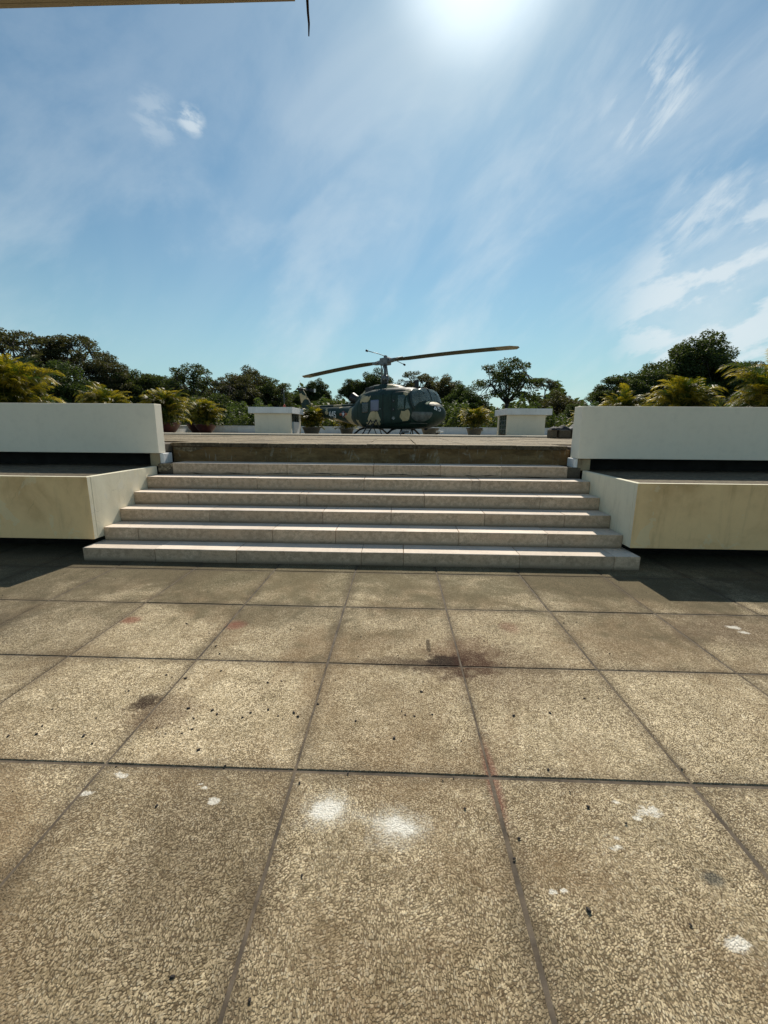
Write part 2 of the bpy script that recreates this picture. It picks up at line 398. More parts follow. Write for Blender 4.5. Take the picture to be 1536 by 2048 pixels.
M = {}
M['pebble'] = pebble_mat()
M['joint'] = simple_mat('joint_mortar', (.085, .066, .045), .95, 0, .45, 7, .5)
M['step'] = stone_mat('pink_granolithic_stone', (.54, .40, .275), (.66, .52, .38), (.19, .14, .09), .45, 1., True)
M['edge_slab'] = stone_mat('grey_weathered_slab', (.21, .165, .10), (.40, .335, .225), (.06, .045, .03), .8)
M['riser0'] = stone_mat('stained_raw_concrete', (.12, .078, .038), (.25, .20, .125), (.05, .042, .03), .8, .8)
g_ = None
def streak_mat():
    m_, g, bs, _ = new_mat('rain_streaked_concrete')
    P = g.n('ShaderNodeNewGeometry').outputs['Position']
    n1 = g.noise(g.scale(P, (1.4, 1.4, 5)), 1.6, 7, .65, .6); n2 = g.noise(g.scale(P, (7, 7, 2.2)), 1.3, 6, .7, 1.2); n3 = g.noise(P, 26, 5, .7); n4 = g.noise(P, 1.1, 4, .6)
    c = g.mix(g.map(n1, .3, .7), (.095, .062, .028, 1), (.25, .175, .085, 1))
    c = g.mix(g.m('MULTIPLY', g.map(n4, .4, .65), .6), c, (.20, .12, .055, 1))
    c = g.mix(g.m('MULTIPLY', g.map(n2, .55, .68), .62), c, (.34, .33, .27, 1))
    c = g.mix(g.m('MULTIPLY', g.map(n3, .5, .7), .35), c, (.05, .04, .025, 1))
    g.put(bs.inputs['Base Color'], c); bs.inputs['Roughness'].default_value = .9; bs.inputs['Specular IOR Level'].default_value = .08
    bump(g, bs, g.m('ADD', n3, n2), .5, .006); return m_
M['riser'] = streak_mat()
M['patch'] = stone_mat('bare_mortar', (.11, .095, .07), (.16, .135, .10), (.06, .05, .04), .5, 2)
M['cream'] = plaster_mat('cream_wall_paint', (.76, .71, .54), (.55, .48, .33), .45, .22, 0, (.66, .64, .54))
M['yellow'] = plaster_mat('yellowed_wall_paint', (.88, .625, .32), (.58, .37, .17), .95, .30, 3., (.80, .70, .46))
M['white'] = plaster_mat('white_wall_paint', (.83, .77, .63), (.77, .71, .57), .30, .06, 7.)
M['white2'] = plaster_mat('white_parapet_paint', (.70, .71, .70), (.50, .50, .47), .5, .30, 11.)
M['hut'] = plaster_mat('hut_wall_paint', (.74, .67, .53), (.62, .56, .43), .4, .1, 15.)
M['dark'] = simple_mat('shade_black_concrete', (.010, .0095, .008), .95, 0, .4, 3, .3)  # near-black colour holds the shade of gaps and recesses
M['pad'] = stone_mat('pad_screed', (.30, .27, .21), (.42, .39, .31), (.15, .13, .09), .5, .5)
M['eave'] = plaster_mat('eave_soffit_paint', (.40, .34, .23), (.28, .22, .13), .5, .3, 21.)
M['rust'] = simple_mat('rusty_iron', (.05, .028, .02), .8, .3, .4, 60, .4)
M['block'] = stone_mat('brown_stone', (.12, .095, .065), (.20, .165, .115), (.05, .045, .03), .6, 3)
M['black'] = simple_mat('black_painted_metal', (.012, .012, .013), .5, .2, .3, 12, .05)
M['tarp'] = simple_mat('black_tarpaulin', (.02, .02, .022), .85, 0, .3, 9, .3)
M['tarp2'] = simple_mat('grey_tarpaulin', (.24, .23, .21), .9, 0, .3, 9, .3)
M['seed'] = simple_mat('dark_dry_seed', (.03, .022, .018), .8, 0, .5, 60, .3)
M['pot_red'] = simple_mat('dark_red_glazed_clay', (.07, .018, .014), .45, 0, .3, 5, .1)
M['pot_grey'] = plaster_mat('grey_cement_pot', (.20, .19, .16), (.11, .10, .08), .6, .3, 31.)
M['soil'] = simple_mat('potting_soil', (.03, .02, .012), .95, 0, .4, 20, .6)
def palm_mat():
    m_, g, bs, out = new_mat('areca_palm_leaf')
    O = g.n('ShaderNodeTexCoord').outputs['Object']; rnd = g.n('ShaderNodeObjectInfo').outputs['Random']
    isl = g.n('ShaderNodeNewGeometry').outputs['Random Per Island']
    t = g.m('ADD', g.v('LENGTH', O), g.m('ADD', g.m('MULTIPLY', g.m('SUBTRACT', rnd, .5), .75), g.m('MULTIPLY', g.m('SUBTRACT', isl, .5), .3)))
    f = g.map(t, .45, 1.15)
    g.put(bs.inputs['Base Color'], g.mix(f, (.022, .042, .007, 1), (.32, .235, .018, 1)))
    bs.inputs['Roughness'].default_value = .42; bs.inputs['Specular IOR Level'].default_value = .35
    tr = g.n('ShaderNodeBsdfTranslucent'); g.put(tr.inputs[0], g.mix(f, (.035, .075, .006, 1), (.42, .33, .012, 1)))
    mx = g.n('ShaderNodeMixShader'); mx.inputs[0].default_value = .45
    g.put(mx.inputs[1], bs.outputs[0]); g.put(mx.inputs[2], tr.outputs[0]); g.put(out.inputs[0], mx.outputs[0]); return m_
M['palm'] = palm_mat()
M['palm_stem'] = simple_mat('palm_stem', (.18, .17, .04), .6, 0, .3, 12, .1)
M['leaf_a'] = leaf_mat('dark_tree_leaf', (.020, .032, .010), (.050, .066, .020), .26, (.09, .12, .02))
M['leaf_b'] = leaf_mat('brownish_tree_leaf', (.030, .034, .014), (.066, .062, .028), .26, (.11, .11, .025))
M['leaf_c'] = leaf_mat('green_tree_leaf', (.022, .038, .010), (.060, .078, .020), .25, (.09, .13, .02))
M['bark'] = simple_mat('tree_bark', (.05, .042, .034), .9, 0, .35, 3, .5)
M['under'] = simple_mat('park_undergrowth', (.018, .026, .010), .95, 0, .5, .4, .4)

# ------------------------------------------------------------------ setting: park, building, terrace
park = MB().box(-900, 900, -500, 1600, -17.2, -17).build('ground', M['under']); tag(park, kind='structure')
mass = MB().box(-17, 17, -4, 32, -17, -.2).build('building_block', M['white2']); tag(mass, kind='structure')

GX = [-.458+.9*k for k in range(-9, 10)]; GY = [-1.962+.9*k for k in range(0, 9)]
floor = empty('terrace_floor', (0, 0, 0)); tag(floor, kind='structure')
MB().box(-16, 16, -3.5, 7.2, -.19, -.0045).build('floor_bed', M['joint'], floor)

def slab_mesh(seed, w_=.9, d_=.9, th=.06, gap=.008, bev=.006, mat=None, seg=2):
    r = random.Random(seed); pts = []
    hx, hy = w_/2-gap, d_/2-gap
    cs = [(-hx, -hy), (hx, -hy), (hx, hy), (-hx, hy)]
    for i in range(4):
        a, b = cs[i], cs[(i+1) % 4]
        for k in range(seg):
            t = k/seg; j = 0 if k == 0 else r.uniform(-.0025, .0025)
            nx, ny = (b[1]-a[1]), -(b[0]-a[0]); L = math.hypot(nx, ny)
            pts.append((a[0]+(b[0]-a[0])*t+nx/L*j, a[1]+(b[1]-a[1])*t+ny/L*j))
    n = len(pts)
    sx, sy = (hx-bev)/hx, (hy-bev)/hy
    v = [(x*sx, y*sy, 0) for x, y in pts]+[(x, y, -bev) for x, y in pts]+[(x, y, -th) for x, y in pts]
    f = [tuple(range(n))]
    for q in (0, 1):
        for k in range(n): f.append((q*n+k, (q+1)*n+k, (q+1)*n+(k+1) % n, q*n+(k+1) % n))
    me = bpy.data.meshes.new('paving_slab'); me.from_pydata(v, [], f); me.update(); me.materials.append(mat)
    return me

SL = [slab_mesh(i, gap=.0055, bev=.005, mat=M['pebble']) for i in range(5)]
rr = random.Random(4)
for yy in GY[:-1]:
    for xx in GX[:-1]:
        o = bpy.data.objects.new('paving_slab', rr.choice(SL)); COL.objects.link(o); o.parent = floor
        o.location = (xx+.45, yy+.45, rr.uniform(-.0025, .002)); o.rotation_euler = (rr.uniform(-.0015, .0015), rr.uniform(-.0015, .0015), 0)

# ------------------------------------------------------------------ staircase
JO = {1: [-2.827, -1.864, -.408, .077, 1.398, 2.457], 2: [-3.216, -1.53, -.752, .751, 1.817], 3: [-2.453, -.964, -.08, 1.116, 2.127],
      4: [-2.889, -1.343, -1.24, .366, 1.914], 5: [-2.606, -2.029, -.482, 1.054, 1.167, 2.308], 6: [-3.431, -2.257, -1.673, -.366, .639, 1.542, 2.506]}
TOP = [0, .157, .327, .495, .666, .840, 1.012]
YF = [4.58+.33*i for i in range(7)]
stair = empty('staircase', (-.47, 4.58, 0))
tag(stair, 'broad flight of six weathered pinkish stone steps between the cream walls', 'staircase')
sh = -.47; sv = 4.58
def stone(x0, x1, y0, y1, z0, z1, mat, name='step_stone', seed=0):
    r = random.Random(seed)
    o = MB().box(-(x1-x0)/2+.0016, (x1-x0)/2-.0016, 0, y1-y0, 0, z1-z0).build(name, mat, stair, bevel=.0045)
    for v in o.data.vertices:
        v.co.z += r.uniform(-.0012, .0012); v.co.y += r.uniform(-.0015, .0015)
    o.location = ((x0+x1)/2-sh, y0-sv+r.uniform(-.002, .002), z0)
    return o
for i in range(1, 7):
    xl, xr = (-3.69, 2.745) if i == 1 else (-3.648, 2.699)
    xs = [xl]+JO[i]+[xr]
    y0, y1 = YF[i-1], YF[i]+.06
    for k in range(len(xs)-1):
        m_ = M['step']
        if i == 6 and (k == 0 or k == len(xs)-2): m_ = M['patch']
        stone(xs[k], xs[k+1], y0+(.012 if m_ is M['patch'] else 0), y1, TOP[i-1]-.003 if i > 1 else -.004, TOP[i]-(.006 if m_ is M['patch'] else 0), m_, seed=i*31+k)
core = MB()
for i in range(1, 6): core.box(-3.6, 2.65, YF[i]+.03, 6.9, TOP[i-1]-.02, TOP[i]-.01)
core.build('stair_core', M['patch'], stair).location = (-sh, -sv, 0)
rw = MB().box(-3.60, 2.66, 6.605, 6.9, .99, 1.243).build('riser_wall', M['riser'], stair); rw.location = (-sh, -sv, 0)
rw['label'] = 'raw brown-stained concrete riser under the upper terrace edge'
# a shard of the old pale facing left on the riser wall, upper left
def flake(pts, y, name, mat, th=.012):
    n = len(pts); v = [(x, y, z) for x, z in pts]+[(x, y+th, z) for x, z in pts]
    f = [tuple(range(n)), tuple(range(2*n-1, n-1, -1))]+[(k, (k+1) % n, n+(k+1) % n, n+k) for k in range(n)]
    o = me_obj(name, v, f, mat, stair); o.location = (-sh, -sv, 0); return o
fl = flake([(-3.58, 1.238), (-3.585, 1.205), (-3.53, 1.19), (-3.47, 1.196), (-3.42, 1.17), (-3.37, 1.175), (-3.32, 1.165), (-3.27, 1.175), (-3.20, 1.195), (-3.14, 1.21), (-3.10, 1.228), (-3.16, 1.236)], 6.598, 'plaster_flake', M['edge_slab'])
flake([(-3.65, 1.0), (-3.65, .875), (-3.60, .88), (-3.52, .90), (-3.46, .93), (-3.432, .96), (-3.432, 1.0)][::-1], 6.226, 'plaster_flake', M['edge_slab'])

rc = random.Random(3); cx0 = -3.2
while cx0 < 2.2:
    L_ = rc.uniform(.15, .55); N_ = max(3, int(L_/.05)); up_, dn_ = [], []
    zc = .862+rc.uniform(0, .012)
    for k in range(N_+1):
        zc += rc.uniform(-.006, .006); zc = min(.89, max(.852, zc)); h_ = (.0035+.004*rc.random())*math.sin(PI*(k+.3)/(N_+.6))
        up_.append((cx0+L_*k/N_, zc+h_)); dn_.append((cx0+L_*k/N_, zc-h_))
    flake(dn_+up_[::-1], 6.2275, 'crack', M['dark'], .002)
    cx0 += L_+rc.uniform(.02, .35)

# ------------------------------------------------------------------ upper terrace
DZ = 1.307
deck = empty('upper_terrace', (0, 0, 0)); tag(deck, kind='structure')
MB().box(-16, 16, 6.91, 12.99, -.1, DZ-.02).build('terrace_bed', M['joint'], deck)
r7 = random.Random(7)
DXS = [-.497+.776*k for k in range(-18, 20)]
def dslab(x0, x1, y0, y1, name='edge_slab', th=.062, shared=None):
    me = shared or slab_mesh(r7.randint(0, 999), x1-x0, y1-y0, th, .004, .008, M['edge_slab'])
    o = bpy.data.objects.new(name, me); COL.objects.link(o); o.parent = deck
    o.location = ((x0+x1)/2, (y0+y1)/2, DZ+r7.uniform(-.004, .004)); o.rotation_euler = (r7.uniform(-.002, .002), r7.uniform(-.003, .003), 0)
    return o
for k in range(len(DXS)-1):
    if -3.7 < DXS[k] < 2.2: dslab(DXS[k], DXS[k+1], 6.56, 7.30)
dslab(-3.62, DXS[14]+.001, 6.56, 7.30) if DXS[14] > -3.61 else None
shm = [slab_mesh(60+i, .776, .776, .05, .006, .006, M['edge_slab']) for i in range(3)]
for j in range(4):
    for k in range(len(DXS)-1):
        if -8 < DXS[k] < 6.5:
            dslab(DXS[k], DXS[k+1], 7.30+.776*j, 7.30+.776*(j+1), 'deck_slab', .05, r7.choice(shm))
far = MB()
for j in range(4, 8):
    for k in range(-21, 21):
        x0 = -.497+.776*k; y0 = 7.30+.776*j; y1 = min(y0+.768, 12.99)
        if y0 < 12.9: far.box(x0+.004, x0+.772, y0+.004, y1, DZ-.05, DZ+r7.uniform(-.006, .004))
for j in range(0, 4):
    for k in list(range(-21, -10))+list(range(9, 21)):
        x0 = -.497+.776*k; y0 = 7.30+.776*j
        far.box(x0+.004, x0+.772, y0+.004, y0+.772, DZ-.05, DZ+r7.uniform(-.006, .004))
tag(far.build('far_deck_slabs', M['edge_slab'], deck), kind='stuff')
# raised kerb, then the landing pad
pad = empty('landing_pad', (0, 0, 0)); tag(pad, kind='structure')
kx = -16.
while kx < 16:
    wd = 1.9+r7.uniform(-.3, .3)
    kb = MB().box(-wd/2+.008, wd/2-.008, 0, 1.6, 0, .18+r7.uniform(-.004, .004)).build('kerb_stone', M['pad'], pad, bevel=.008)
    kb.location = (kx+wd/2, 13.0, 1.165); kx += wd
MB().box(-16, 16, 14.61, 31.8, -.1, 1.13).build('pad_surface', M['pad'], pad)
MB().box(-16, 16, 13.0, 14.605, -.1, 1.16).build('pad_footing', M['joint'], pad)

# ------------------------------------------------------------------ lower planter walls (cream) and their paved tops
def lower_wall(side):
    xi = -3.65 if side < 0 else 2.702
    xo = -9.5 if side < 0 else 8.5
    t = empty('terrace_wall', (xi, 4.74, 0))
    if side < 0: tag(t, 'low yellowed cream wall with white edge left of the steps', 'wall')
    else: tag(t, 'low yellowed cream wall with white edge right of the steps', 'wall')
    x0, x1 = min(xi, xo), max(xi, xo)
    z0, z1 = .215, .97
    b = MB()
    # front leaf, inner leaf and top rim as one moulded shell
    b.box(x0, x1, 4.74, 4.80, z0, z1)
    o = b.build('wall_face', [M['yellow'], M['cream']], t, bevel=.004)
    for p in o.data.polygons:
        if p.normal.y > -.7: p.material_index = 1
    o.location = (-xi, -4.74, 0)
    xa, xb = (xi-.06, xi) if side < 0 else (xi, xi+.06)
    o = MB().box(xa, xb, 4.803, 6.19, z0, z1-.001).build('wall_return', M['cream'], t, bevel=.004); o.location = (-xi, -4.74, 0)
    xa, xb = (x0, xi-.063) if side < 0 else (xi+.063, x1)
    o = MB().box(xa, xb, 4.803, 6.88, z0+.01, z1-.07).build('wall_core', M['patch'], t); o.location = (-xi, -4.74, 0)
    # plinth set far back under the wall: near-black colour paints the gap's shade
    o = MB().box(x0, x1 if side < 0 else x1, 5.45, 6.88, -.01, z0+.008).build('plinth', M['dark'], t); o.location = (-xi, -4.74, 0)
    rs = random.Random(5+side)
    for j in range(3):
        for k in range(7):
            a0 = xa+.9*k if side > 0 else xb-.9*(k+1)
            if side < 0 and a0 < x0: continue
            me = slab_mesh(rs.randint(0, 99), .9, .70, .06, .006, .006, M['block2'])
            s_ = bpy.data.objects.new('paving_slab', me); COL.objects.link(s_); s_.parent = t
            s_.location = (a0+.45-xi, 4.803+.35+.70*j-4.74, z1-.016+rs.uniform(-.004, .003))
    return t
M['block2'] = stone_mat('mossy_roof_slab', (.12, .10, .07), (.21, .18, .13), (.05, .045, .03), .7)
M['block2'].node_tree
lower_wall(-1); lower_wall(1)

# ------------------------------------------------------------------ upper white parapets on blocks
def parapet(side):
    xi = -3.605 if side < 0 else 2.622
    th = .19 if side < 0 else .28
    xo = -9.5 if side < 0 else 8.5
    t = empty('parapet_wall', (xi, 6.2, DZ))
    tag(t, 'smooth white parapet wall left of the steps in front of three palms' if side < 0 else
        'smooth white parapet wall right of the steps beside the stone blocks', 'wall')
    x0, x1 = min(xi, xo), max(xi, xo)
    z0 = 1.160 if side < 0 else 1.140
    o = MB().box(x0, x1, 6.2, 6.2+th, z0, 1.885).build('wall_panel', M['white'], t, bevel=.007, seg=2); o.location = (-xi, -6.2, -DZ)
    # support block under the inner end
    a, b = (xi-.17, xi-.02) if side < 0 else (xi+.03, xi+.21)
    o = MB().box(a, b, 6.24, 6.44, .96, z0-.004).build('support_block', M['yellow2'], t, bevel=.012); o.location = (-xi, -6.2, -DZ)
    a, b = (xi-.017, xi+.04) if side < 0 else (xi-.03, xi+.027)
    o = MB().box(a, b, 6.25, 6.50, 1.0, z0-.004).build('support_strip', M['white2'], t, bevel=.006); o.location = (-xi, -6.2, -DZ)
    # back of the gap, its shade painted near-black
    a, b = (x0, xi-.2) if side < 0 else (xi+.24, x1)
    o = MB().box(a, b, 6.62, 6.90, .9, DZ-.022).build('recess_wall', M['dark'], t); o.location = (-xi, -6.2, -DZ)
    a, b = (x0, xi-.01) if side < 0 else (xi+.05, x1)
    o = MB().box(a, b, 6.2+th+.003, 6.905, DZ-.14, DZ-.02).build('recess_soffit', M['patch'], t); o.location = (-xi, -6.2, -DZ)
    return t
M['yellow2'] = plaster_mat('broken_yellow_plaster', (.38, .31, .19), (.12, .09, .06), .9, .6, 5., (.5, .42, .3))
parapet(-1); parapet(1)

# ------------------------------------------------------------------ eave over the camera with a hanging rod
ev = empty('roof_eave', (0, 2.945, 4)); tag(ev, 'brown edge of a roof eave crossing the top left corner', 'eave')
o = MB().box(-14, 14, -.0, 1.2, 0, .22).build('eave_slab', M['eave'], ev, bevel=.006); o.location = (0, -1.2, 0)
# the slab's outer edge is worn: drop small mortar lips along it
r9 = random.Random(9); x = -4.
while x < -.7:
    w_ = r9.uniform(.15, .5); MB().box(x, x+w_, -.02, .006, -r9.uniform(.0005, .004), .06).build('mortar_lip', M['eave'], ev); x += w_+.001
rod = MB().tube([(0, 0, .25), (.002, 0, .1), (-.004, 0, .02), (.0, 0, -.09), (.004, 0, -.14), (.0015, 0, -.20)], [.0085, .0095, .0085, .007, .006, .0035], 8)
rod = rod.build('hanging_rod', M['rust'], None, True); rod.location = (-.557, 2.915, 4.0)
tag(rod, 'thin rusty rod hanging down against the sky from the eave', 'rod')

# ------------------------------------------------------------------ helicopter
HS = .96
heli = empty('helicopter', (-.69, 21.5, 1.13), -math.radians(44)); heli.scale = (HS, HS, HS*1.045)
tag(heli, 'military helicopter in dark green and tan camouflage parked on the landing pad', 'helicopter')
SEC = [(3.74, .98, 1.14, .04, 2), (3.72, .89, 1.24, .22, 2), (3.65, .77, 1.36, .42, 2.1), (3.52, .67, 1.46, .60, 2.2), (3.35, .59, 1.54, .75, 2.3),
       (3.16, .53, 1.61, .87, 2.4), (3.08, .50, 1.80, .93, 2.6), (2.98, .48, 2.02, .99, 2.8), (2.84, .45, 2.17, 1.05, 3.0), (2.5, .41, 2.20, 1.13, 3.4),
       (2.1, .39, 2.25, 1.20, 4.2), (1.5, .38, 2.27, 1.24, 4.8), (.8, .38, 2.27, 1.25, 5.), (0, .38, 2.24, 1.25, 5.), (-.5, .38, 2.18, 1.24, 4.4),
       (-.9, .40, 2.07, 1.19, 3.0), (-1.25, .43, 1.93, 1.09, 2.7), (-1.5, .46, 1.80, .97, 2.5), (-1.75, .50, 1.70, .81, 2.4), (-2.05, .54, 1.63, .64, 2.3),
       (-2.5, .60, 1.58, .50, 2.2), (-3.2, .70, 1.57, .42, 2.2), (-4.5, .88, 1.58, .35, 2.2), (-6.0, 1.08, 1.60, .25, 2.2), (-7.1, 1.22, 1.62, .17, 2.2), (-7.75, 1.36, 1.62, .09, 2.)]
_sx = np.array([s_[0] for s_ in SEC])[::-1]
def sec(x):
    return [float(np.interp(x, _sx, np.array([s_[k] for s_ in SEC])[::-1])) for k in (1, 2, 3, 4)]
def zmid(x):
    b, t, w_, n = sec(x); return b+(t-b)*(.45 if x > -2.2 else .55)
def ysurf(x, z):
    b, t, w_, n = sec(x); m_ = zmid(x); h = (t-m_) if z > m_ else (m_-b)
    q = min(1., abs(z-m_)/max(h, 1e-4)); return w_*(1-q**n)**(1/n)
TAN = [[(-.5, 1.95), (.23, 1.90), (.12, 1.68), (-.12, 1.65), (-.36, 1.61), (-.5, 1.59)],
       [(.26, 1.17), (.82, 1.2), (.90, .95), (.99, .60), (.56, .56), (-.05, .6), (-.08, .7), (.11, .77), (.12, 1.02)],
       [(-1.05, .8), (-.83, .83), (-.63, .66), (-.65, .38), (-.9, .40)],
       [(2.28, 1.18), (2.72, 1.22), (2.72, 1.05), (2.70, .78), (2.42, .75), (2.25, .93), (2.22, 1.08)],
       [(2.30, 2.14), (2.60, 2.10), (2.58, 1.9), (2.48, 1.85), (2.33, 1.93)],
       [(-2.0, 1.50), (-2.3, 1.45), (-2.45, 1.2), (-2.85, 1.02), (-2.65, .80), (-2.4, .60), (-1.9, .42), (-1.6, .5), (-1.85, .9)],
       [(-3.95, .99), (-3.45, .80), (-3.0, .72), (-3.1, .62), (-4.2, .80)], [(-4.85, 1.5), (-4.65, 1.53), (-4.5, 1.18), (-4.75, 1.16)],
       [(-3.6, 1.62), (-3.25, 1.62), (-3.4, 1.45), (-3.55, 1.47)], [(-6.25, 1.66), (-5.9, 1.66), (-5.95, 1.40), (-6.2, 1.38)], [(3.13, 1.80), (3.50, 1.70), (3.42, 1.46), (3.2, 1.50)]]
def inpoly(x, y, p):
    c = False; j = len(p)-1
    for i in range(len(p)):
        if (p[i][1] > y) != (p[j][1] > y) and x < (p[j][0]-p[i][0])*(y-p[i][1])/(p[j][1]-p[i][1])+p[i][0]: c = not c
        j = i
    return c
def camo(x, z, y=0.):
    xx = x+.035*math.sin(9*z+3*x)+.02*math.sin(23*z+11*x); zz = z+.03*math.sin(8*x+1.3)+.015*math.sin(27*x+9*z)
    return any(inpoly(xx, zz, p) for p in TAN)
def camo_paint(o, f=camo):
    """flat paint scheme stored as a colour attribute"""
    me = o.data; a = me.color_attributes.new('paint', 'FLOAT_COLOR', 'CORNER')
    buf = np.zeros((len(me.loops), 4), dtype=np.float32); buf[:, 3] = 1
    cache = [1. if f(v.co.x, v.co.z, v.co.y) else 0. for v in me.vertices]
    for i, l in enumerate(me.loops): buf[i, 0] = cache[l.vertex_index]
    a.data.foreach_set('color', buf.ravel())

def camo_mat():
    m_, g, bs, _ = new_mat('camouflage_paint')
    at = g.n('ShaderNodeAttribute', attribute_name='paint'); P = g.n('ShaderNodeTexCoord').outputs['Object']
    k = g.map(g.sep(at.outputs['Color'])[0], .42, .58)
    n1 = g.noise(P, 2.5, 6, .6); n2 = g.noise(g.scale(P, (3, 3, .6)), 3, 5, .6)
    grn = g.mix(g.map(n1, .3, .7), (.009, .026, .019, 1), (.017, .040, .030, 1))
    tn = g.mix(g.map(n1, .3, .7), (.38, .31, .17, 1), (.50, .41, .24, 1))
    c = g.mix(k, grn, tn); c = g.mix(g.m('MULTIPLY', g.map(n2, .5, .8), .35), c, (.02, .02, .016, 1))
    g.put(bs.inputs['Base Color'], c); g.put(bs.inputs['Roughness'], g.map(n2, .3, .7, .5, .68))
    bs.inputs['Specular IOR Level'].default_value = .25
    bump(g, bs, n1, .12, .02)
    return m_
M['camo'] = camo_mat()
M['glass'] = glass_mat('tinted_perspex', (.09, .14, .125), .40, .06)
M['glass_d'] = glass_mat('dusty_dark_perspex', (.022, .035, .036), .12, .18)
M['glass_b'] = glass_mat('bluish_perspex', (.11, .125, .20), .02, .3)
M['glass_c'] = simple_mat('dusty_grey_perspex', (.085, .098, .09), .35, 0, .35, 5, .05)
M['screen'] = glass_mat('windscreen_perspex', (.30, .38, .35), .62, .05)
M['mil_white'] = simple_mat('white_stencil_paint', (.72, .74, .74), .5, 0, .08, 8, 0)
M['mil_blue'] = simple_mat('insignia_blue', (.02, .03, .08), .5, 0, .1, 8, 0)
M['mil_red'] = simple_mat('insignia_red', (.34, .07, .035), .5, 0, .1, 8, 0)
M['mil_orange'] = simple_mat('insignia_orange', (.42, .14, .045), .5, 0, .1, 8, 0)
M['metal'] = simple_mat('weathered_alloy', (.16, .17, .17), .5, .5, .3, 14, .1)
M['blade'] = simple_mat('rotor_blade_paint', (.055, .055, .028), .95, 0, .3, 4, .1)
M['blade_tip'] = simple_mat('rotor_tip_paint', (.22, .20, .13), .9, 0, .2, 4, .1)
M['dgreen'] = simple_mat('dark_green_paint', (.020, .036, .031), .5, 0, .25, 5, .1)
M['seat'] = simple_mat('seat_fabric', (.06, .065, .05), .9, 0, .3, 6, .2)

def is_screen(x, z):
    if x < 2.55: return False
    xl = 2.60+(2.05-z)*(2.95-2.60)/(2.05-1.27)
    zl = 1.27+(x-2.95)*(.34/.17) if x < 3.12 else 1.62
    return x > xl and z > zl and x < 3.16
xsx = sorted(set([round(v, 3) for v in list(np.arange(-7.75, -2.2, .09))+list(np.arange(-2.2, 2.4, .05))+list(np.arange(2.4, 3.64, .025))+[3.65, 3.68, 3.70, 3.72, 3.735, 3.74]]))
NA = 96
fv = []
for x in xsx:
    b, t, w_, n = sec(x); m_ = zmid(x)
    for k in range(NA):
        a = 2*PI*k/NA; ca, sa = math.cos(a), math.sin(a)
        y = w_*math.copysign(abs(ca)**(2/n), ca); z = m_+math.copysign(abs(sa)**(2/n), sa)*((t-m_) if sa > 0 else (m_-b))
        fv.append((x, y, z))
ff, gf = [], []
for i in range(len(xsx)-1):
    for k in range(NA):
        q = (i*NA+k, (i+1)*NA+k, (i+1)*NA+(k+1) % NA, i*NA+(k+1) % NA)
        cx = sum(fv[j][0] for j in q)/4; cz = sum(fv[j][2] for j in q)/4
        (gf if is_screen(cx, cz) else ff).append(q[::-1])
ff.append(tuple(range(NA-1, -1, -1))[::-1]); ff.append(tuple(range((len(xsx)-1)*NA, len(xsx)*NA)))
fus = me_obj('fuselage', fv, ff, M['camo'], heli, True); camo_paint(fus)
def used(verts, faces):
    ids = sorted({i for f in faces for i in f}); mp = {a: b for b, a in enumerate(ids)}
    return [verts[i] for i in ids], [tuple(mp[i] for i in f) for f in faces]
gv, gff = used(fv, gf)
ws = me_obj('windscreen', gv, gff, M['screen'], heli, True)
# frame strips of the windscreen: centre post and door posts, on the surface
def strip(pts, wd, name, mat, parent, off=.012, side=-1):
    b = MB(); P = []
    for x, z in pts: P.append(Vector((x, side*(ysurf(x, z)+off), z)))
    b.tube(P, wd/2, 6); return b.build(name, mat, parent, True)
ptop = [Vector((x, 0, sec(x)[1]+.012)) for x in np.linspace(2.5, 3.14, 12)]
MB().tube(ptop, .022, 6).build('centre_post', M['dgreen'], ws, True)
for s_ in (-1, 1):
    strip([(2.58+.38*t, 2.10-.85*t) for t in np.linspace(0, 1, 8)], .10, 'door_post', M['dgreen'], heli, .0, s_)
    strip([(2.95+.17*t, 1.28+.33*t) for t in np.linspace(0, 1, 8)], .035, 'lower_frame', M['dgreen'], ws, .0, s_)
    wv = [Vector((3.1+.25*t, s_*(.42-.05*t), sec(3.1+.25*t)[1]+.0)) for t in (0, .5, 1)]
# patches laid on the flank: panels, windows, marks
def rnd_poly(pts, r=.04, n=4):
    out = []; N = len(pts)
    for i in range(N):
        a, b, c = Vector(pts[i-1]), Vector(pts[i]), Vector(pts[(i+1) % N])
        u, v = (a-b).normalized(), (c-b).normalized()
        rr_ = min(r, (a-b).length*.45, (c-b).length*.45)
        p0, p2 = b+u*rr_, b+v*rr_
        for k in range(n+1):
            t = k/n; out.append(tuple(p0*(1-t)**2+b*2*t*(1-t)+p2*t*t))
    return out
def patch(pts, off, name, mat, parent, side=-1, rings=4, paint=False, th=.0):
    n = len(pts); cx = sum(p[0] for p in pts)/n; cz = sum(p[1] for p in pts)/n
    V = [(cx, side*(ysurf(cx, cz)+off), cz)]; F = []
    for r in range(1, rings+1):
        for p in pts:
            x = cx+(p[0]-cx)*r/rings; z = cz+(p[1]-cz)*r/rings; V.append((x, side*(ysurf(x, z)+off), z))
    for k in range(n): F.append((0, 1+k, 1+(k+1) % n))
    for r in range(rings-1):
        for k in range(n): F.append((1+r*n+k, 1+(r+1)*n+k, 1+(r+1)*n+(k+1) % n, 1+r*n+(k+1) % n))
    b0 = len(V)          # skirt back into the surface
    for p in pts: V.append((p[0], side*(ysurf(*p)-.01), p[1]))
    for k in range(n): F.append((1+(rings-1)*n+k, b0+k, b0+(k+1) % n, 1+(rings-1)*n+(k+1) % n))
    if side < 0: F = [f[::-1] for f in F]
    o = me_obj(name, V, F, mat, parent, True)
    try: o.data.shade_flat() if False else None
    except Exception: pass
    if paint: camo_paint(o)
    return o
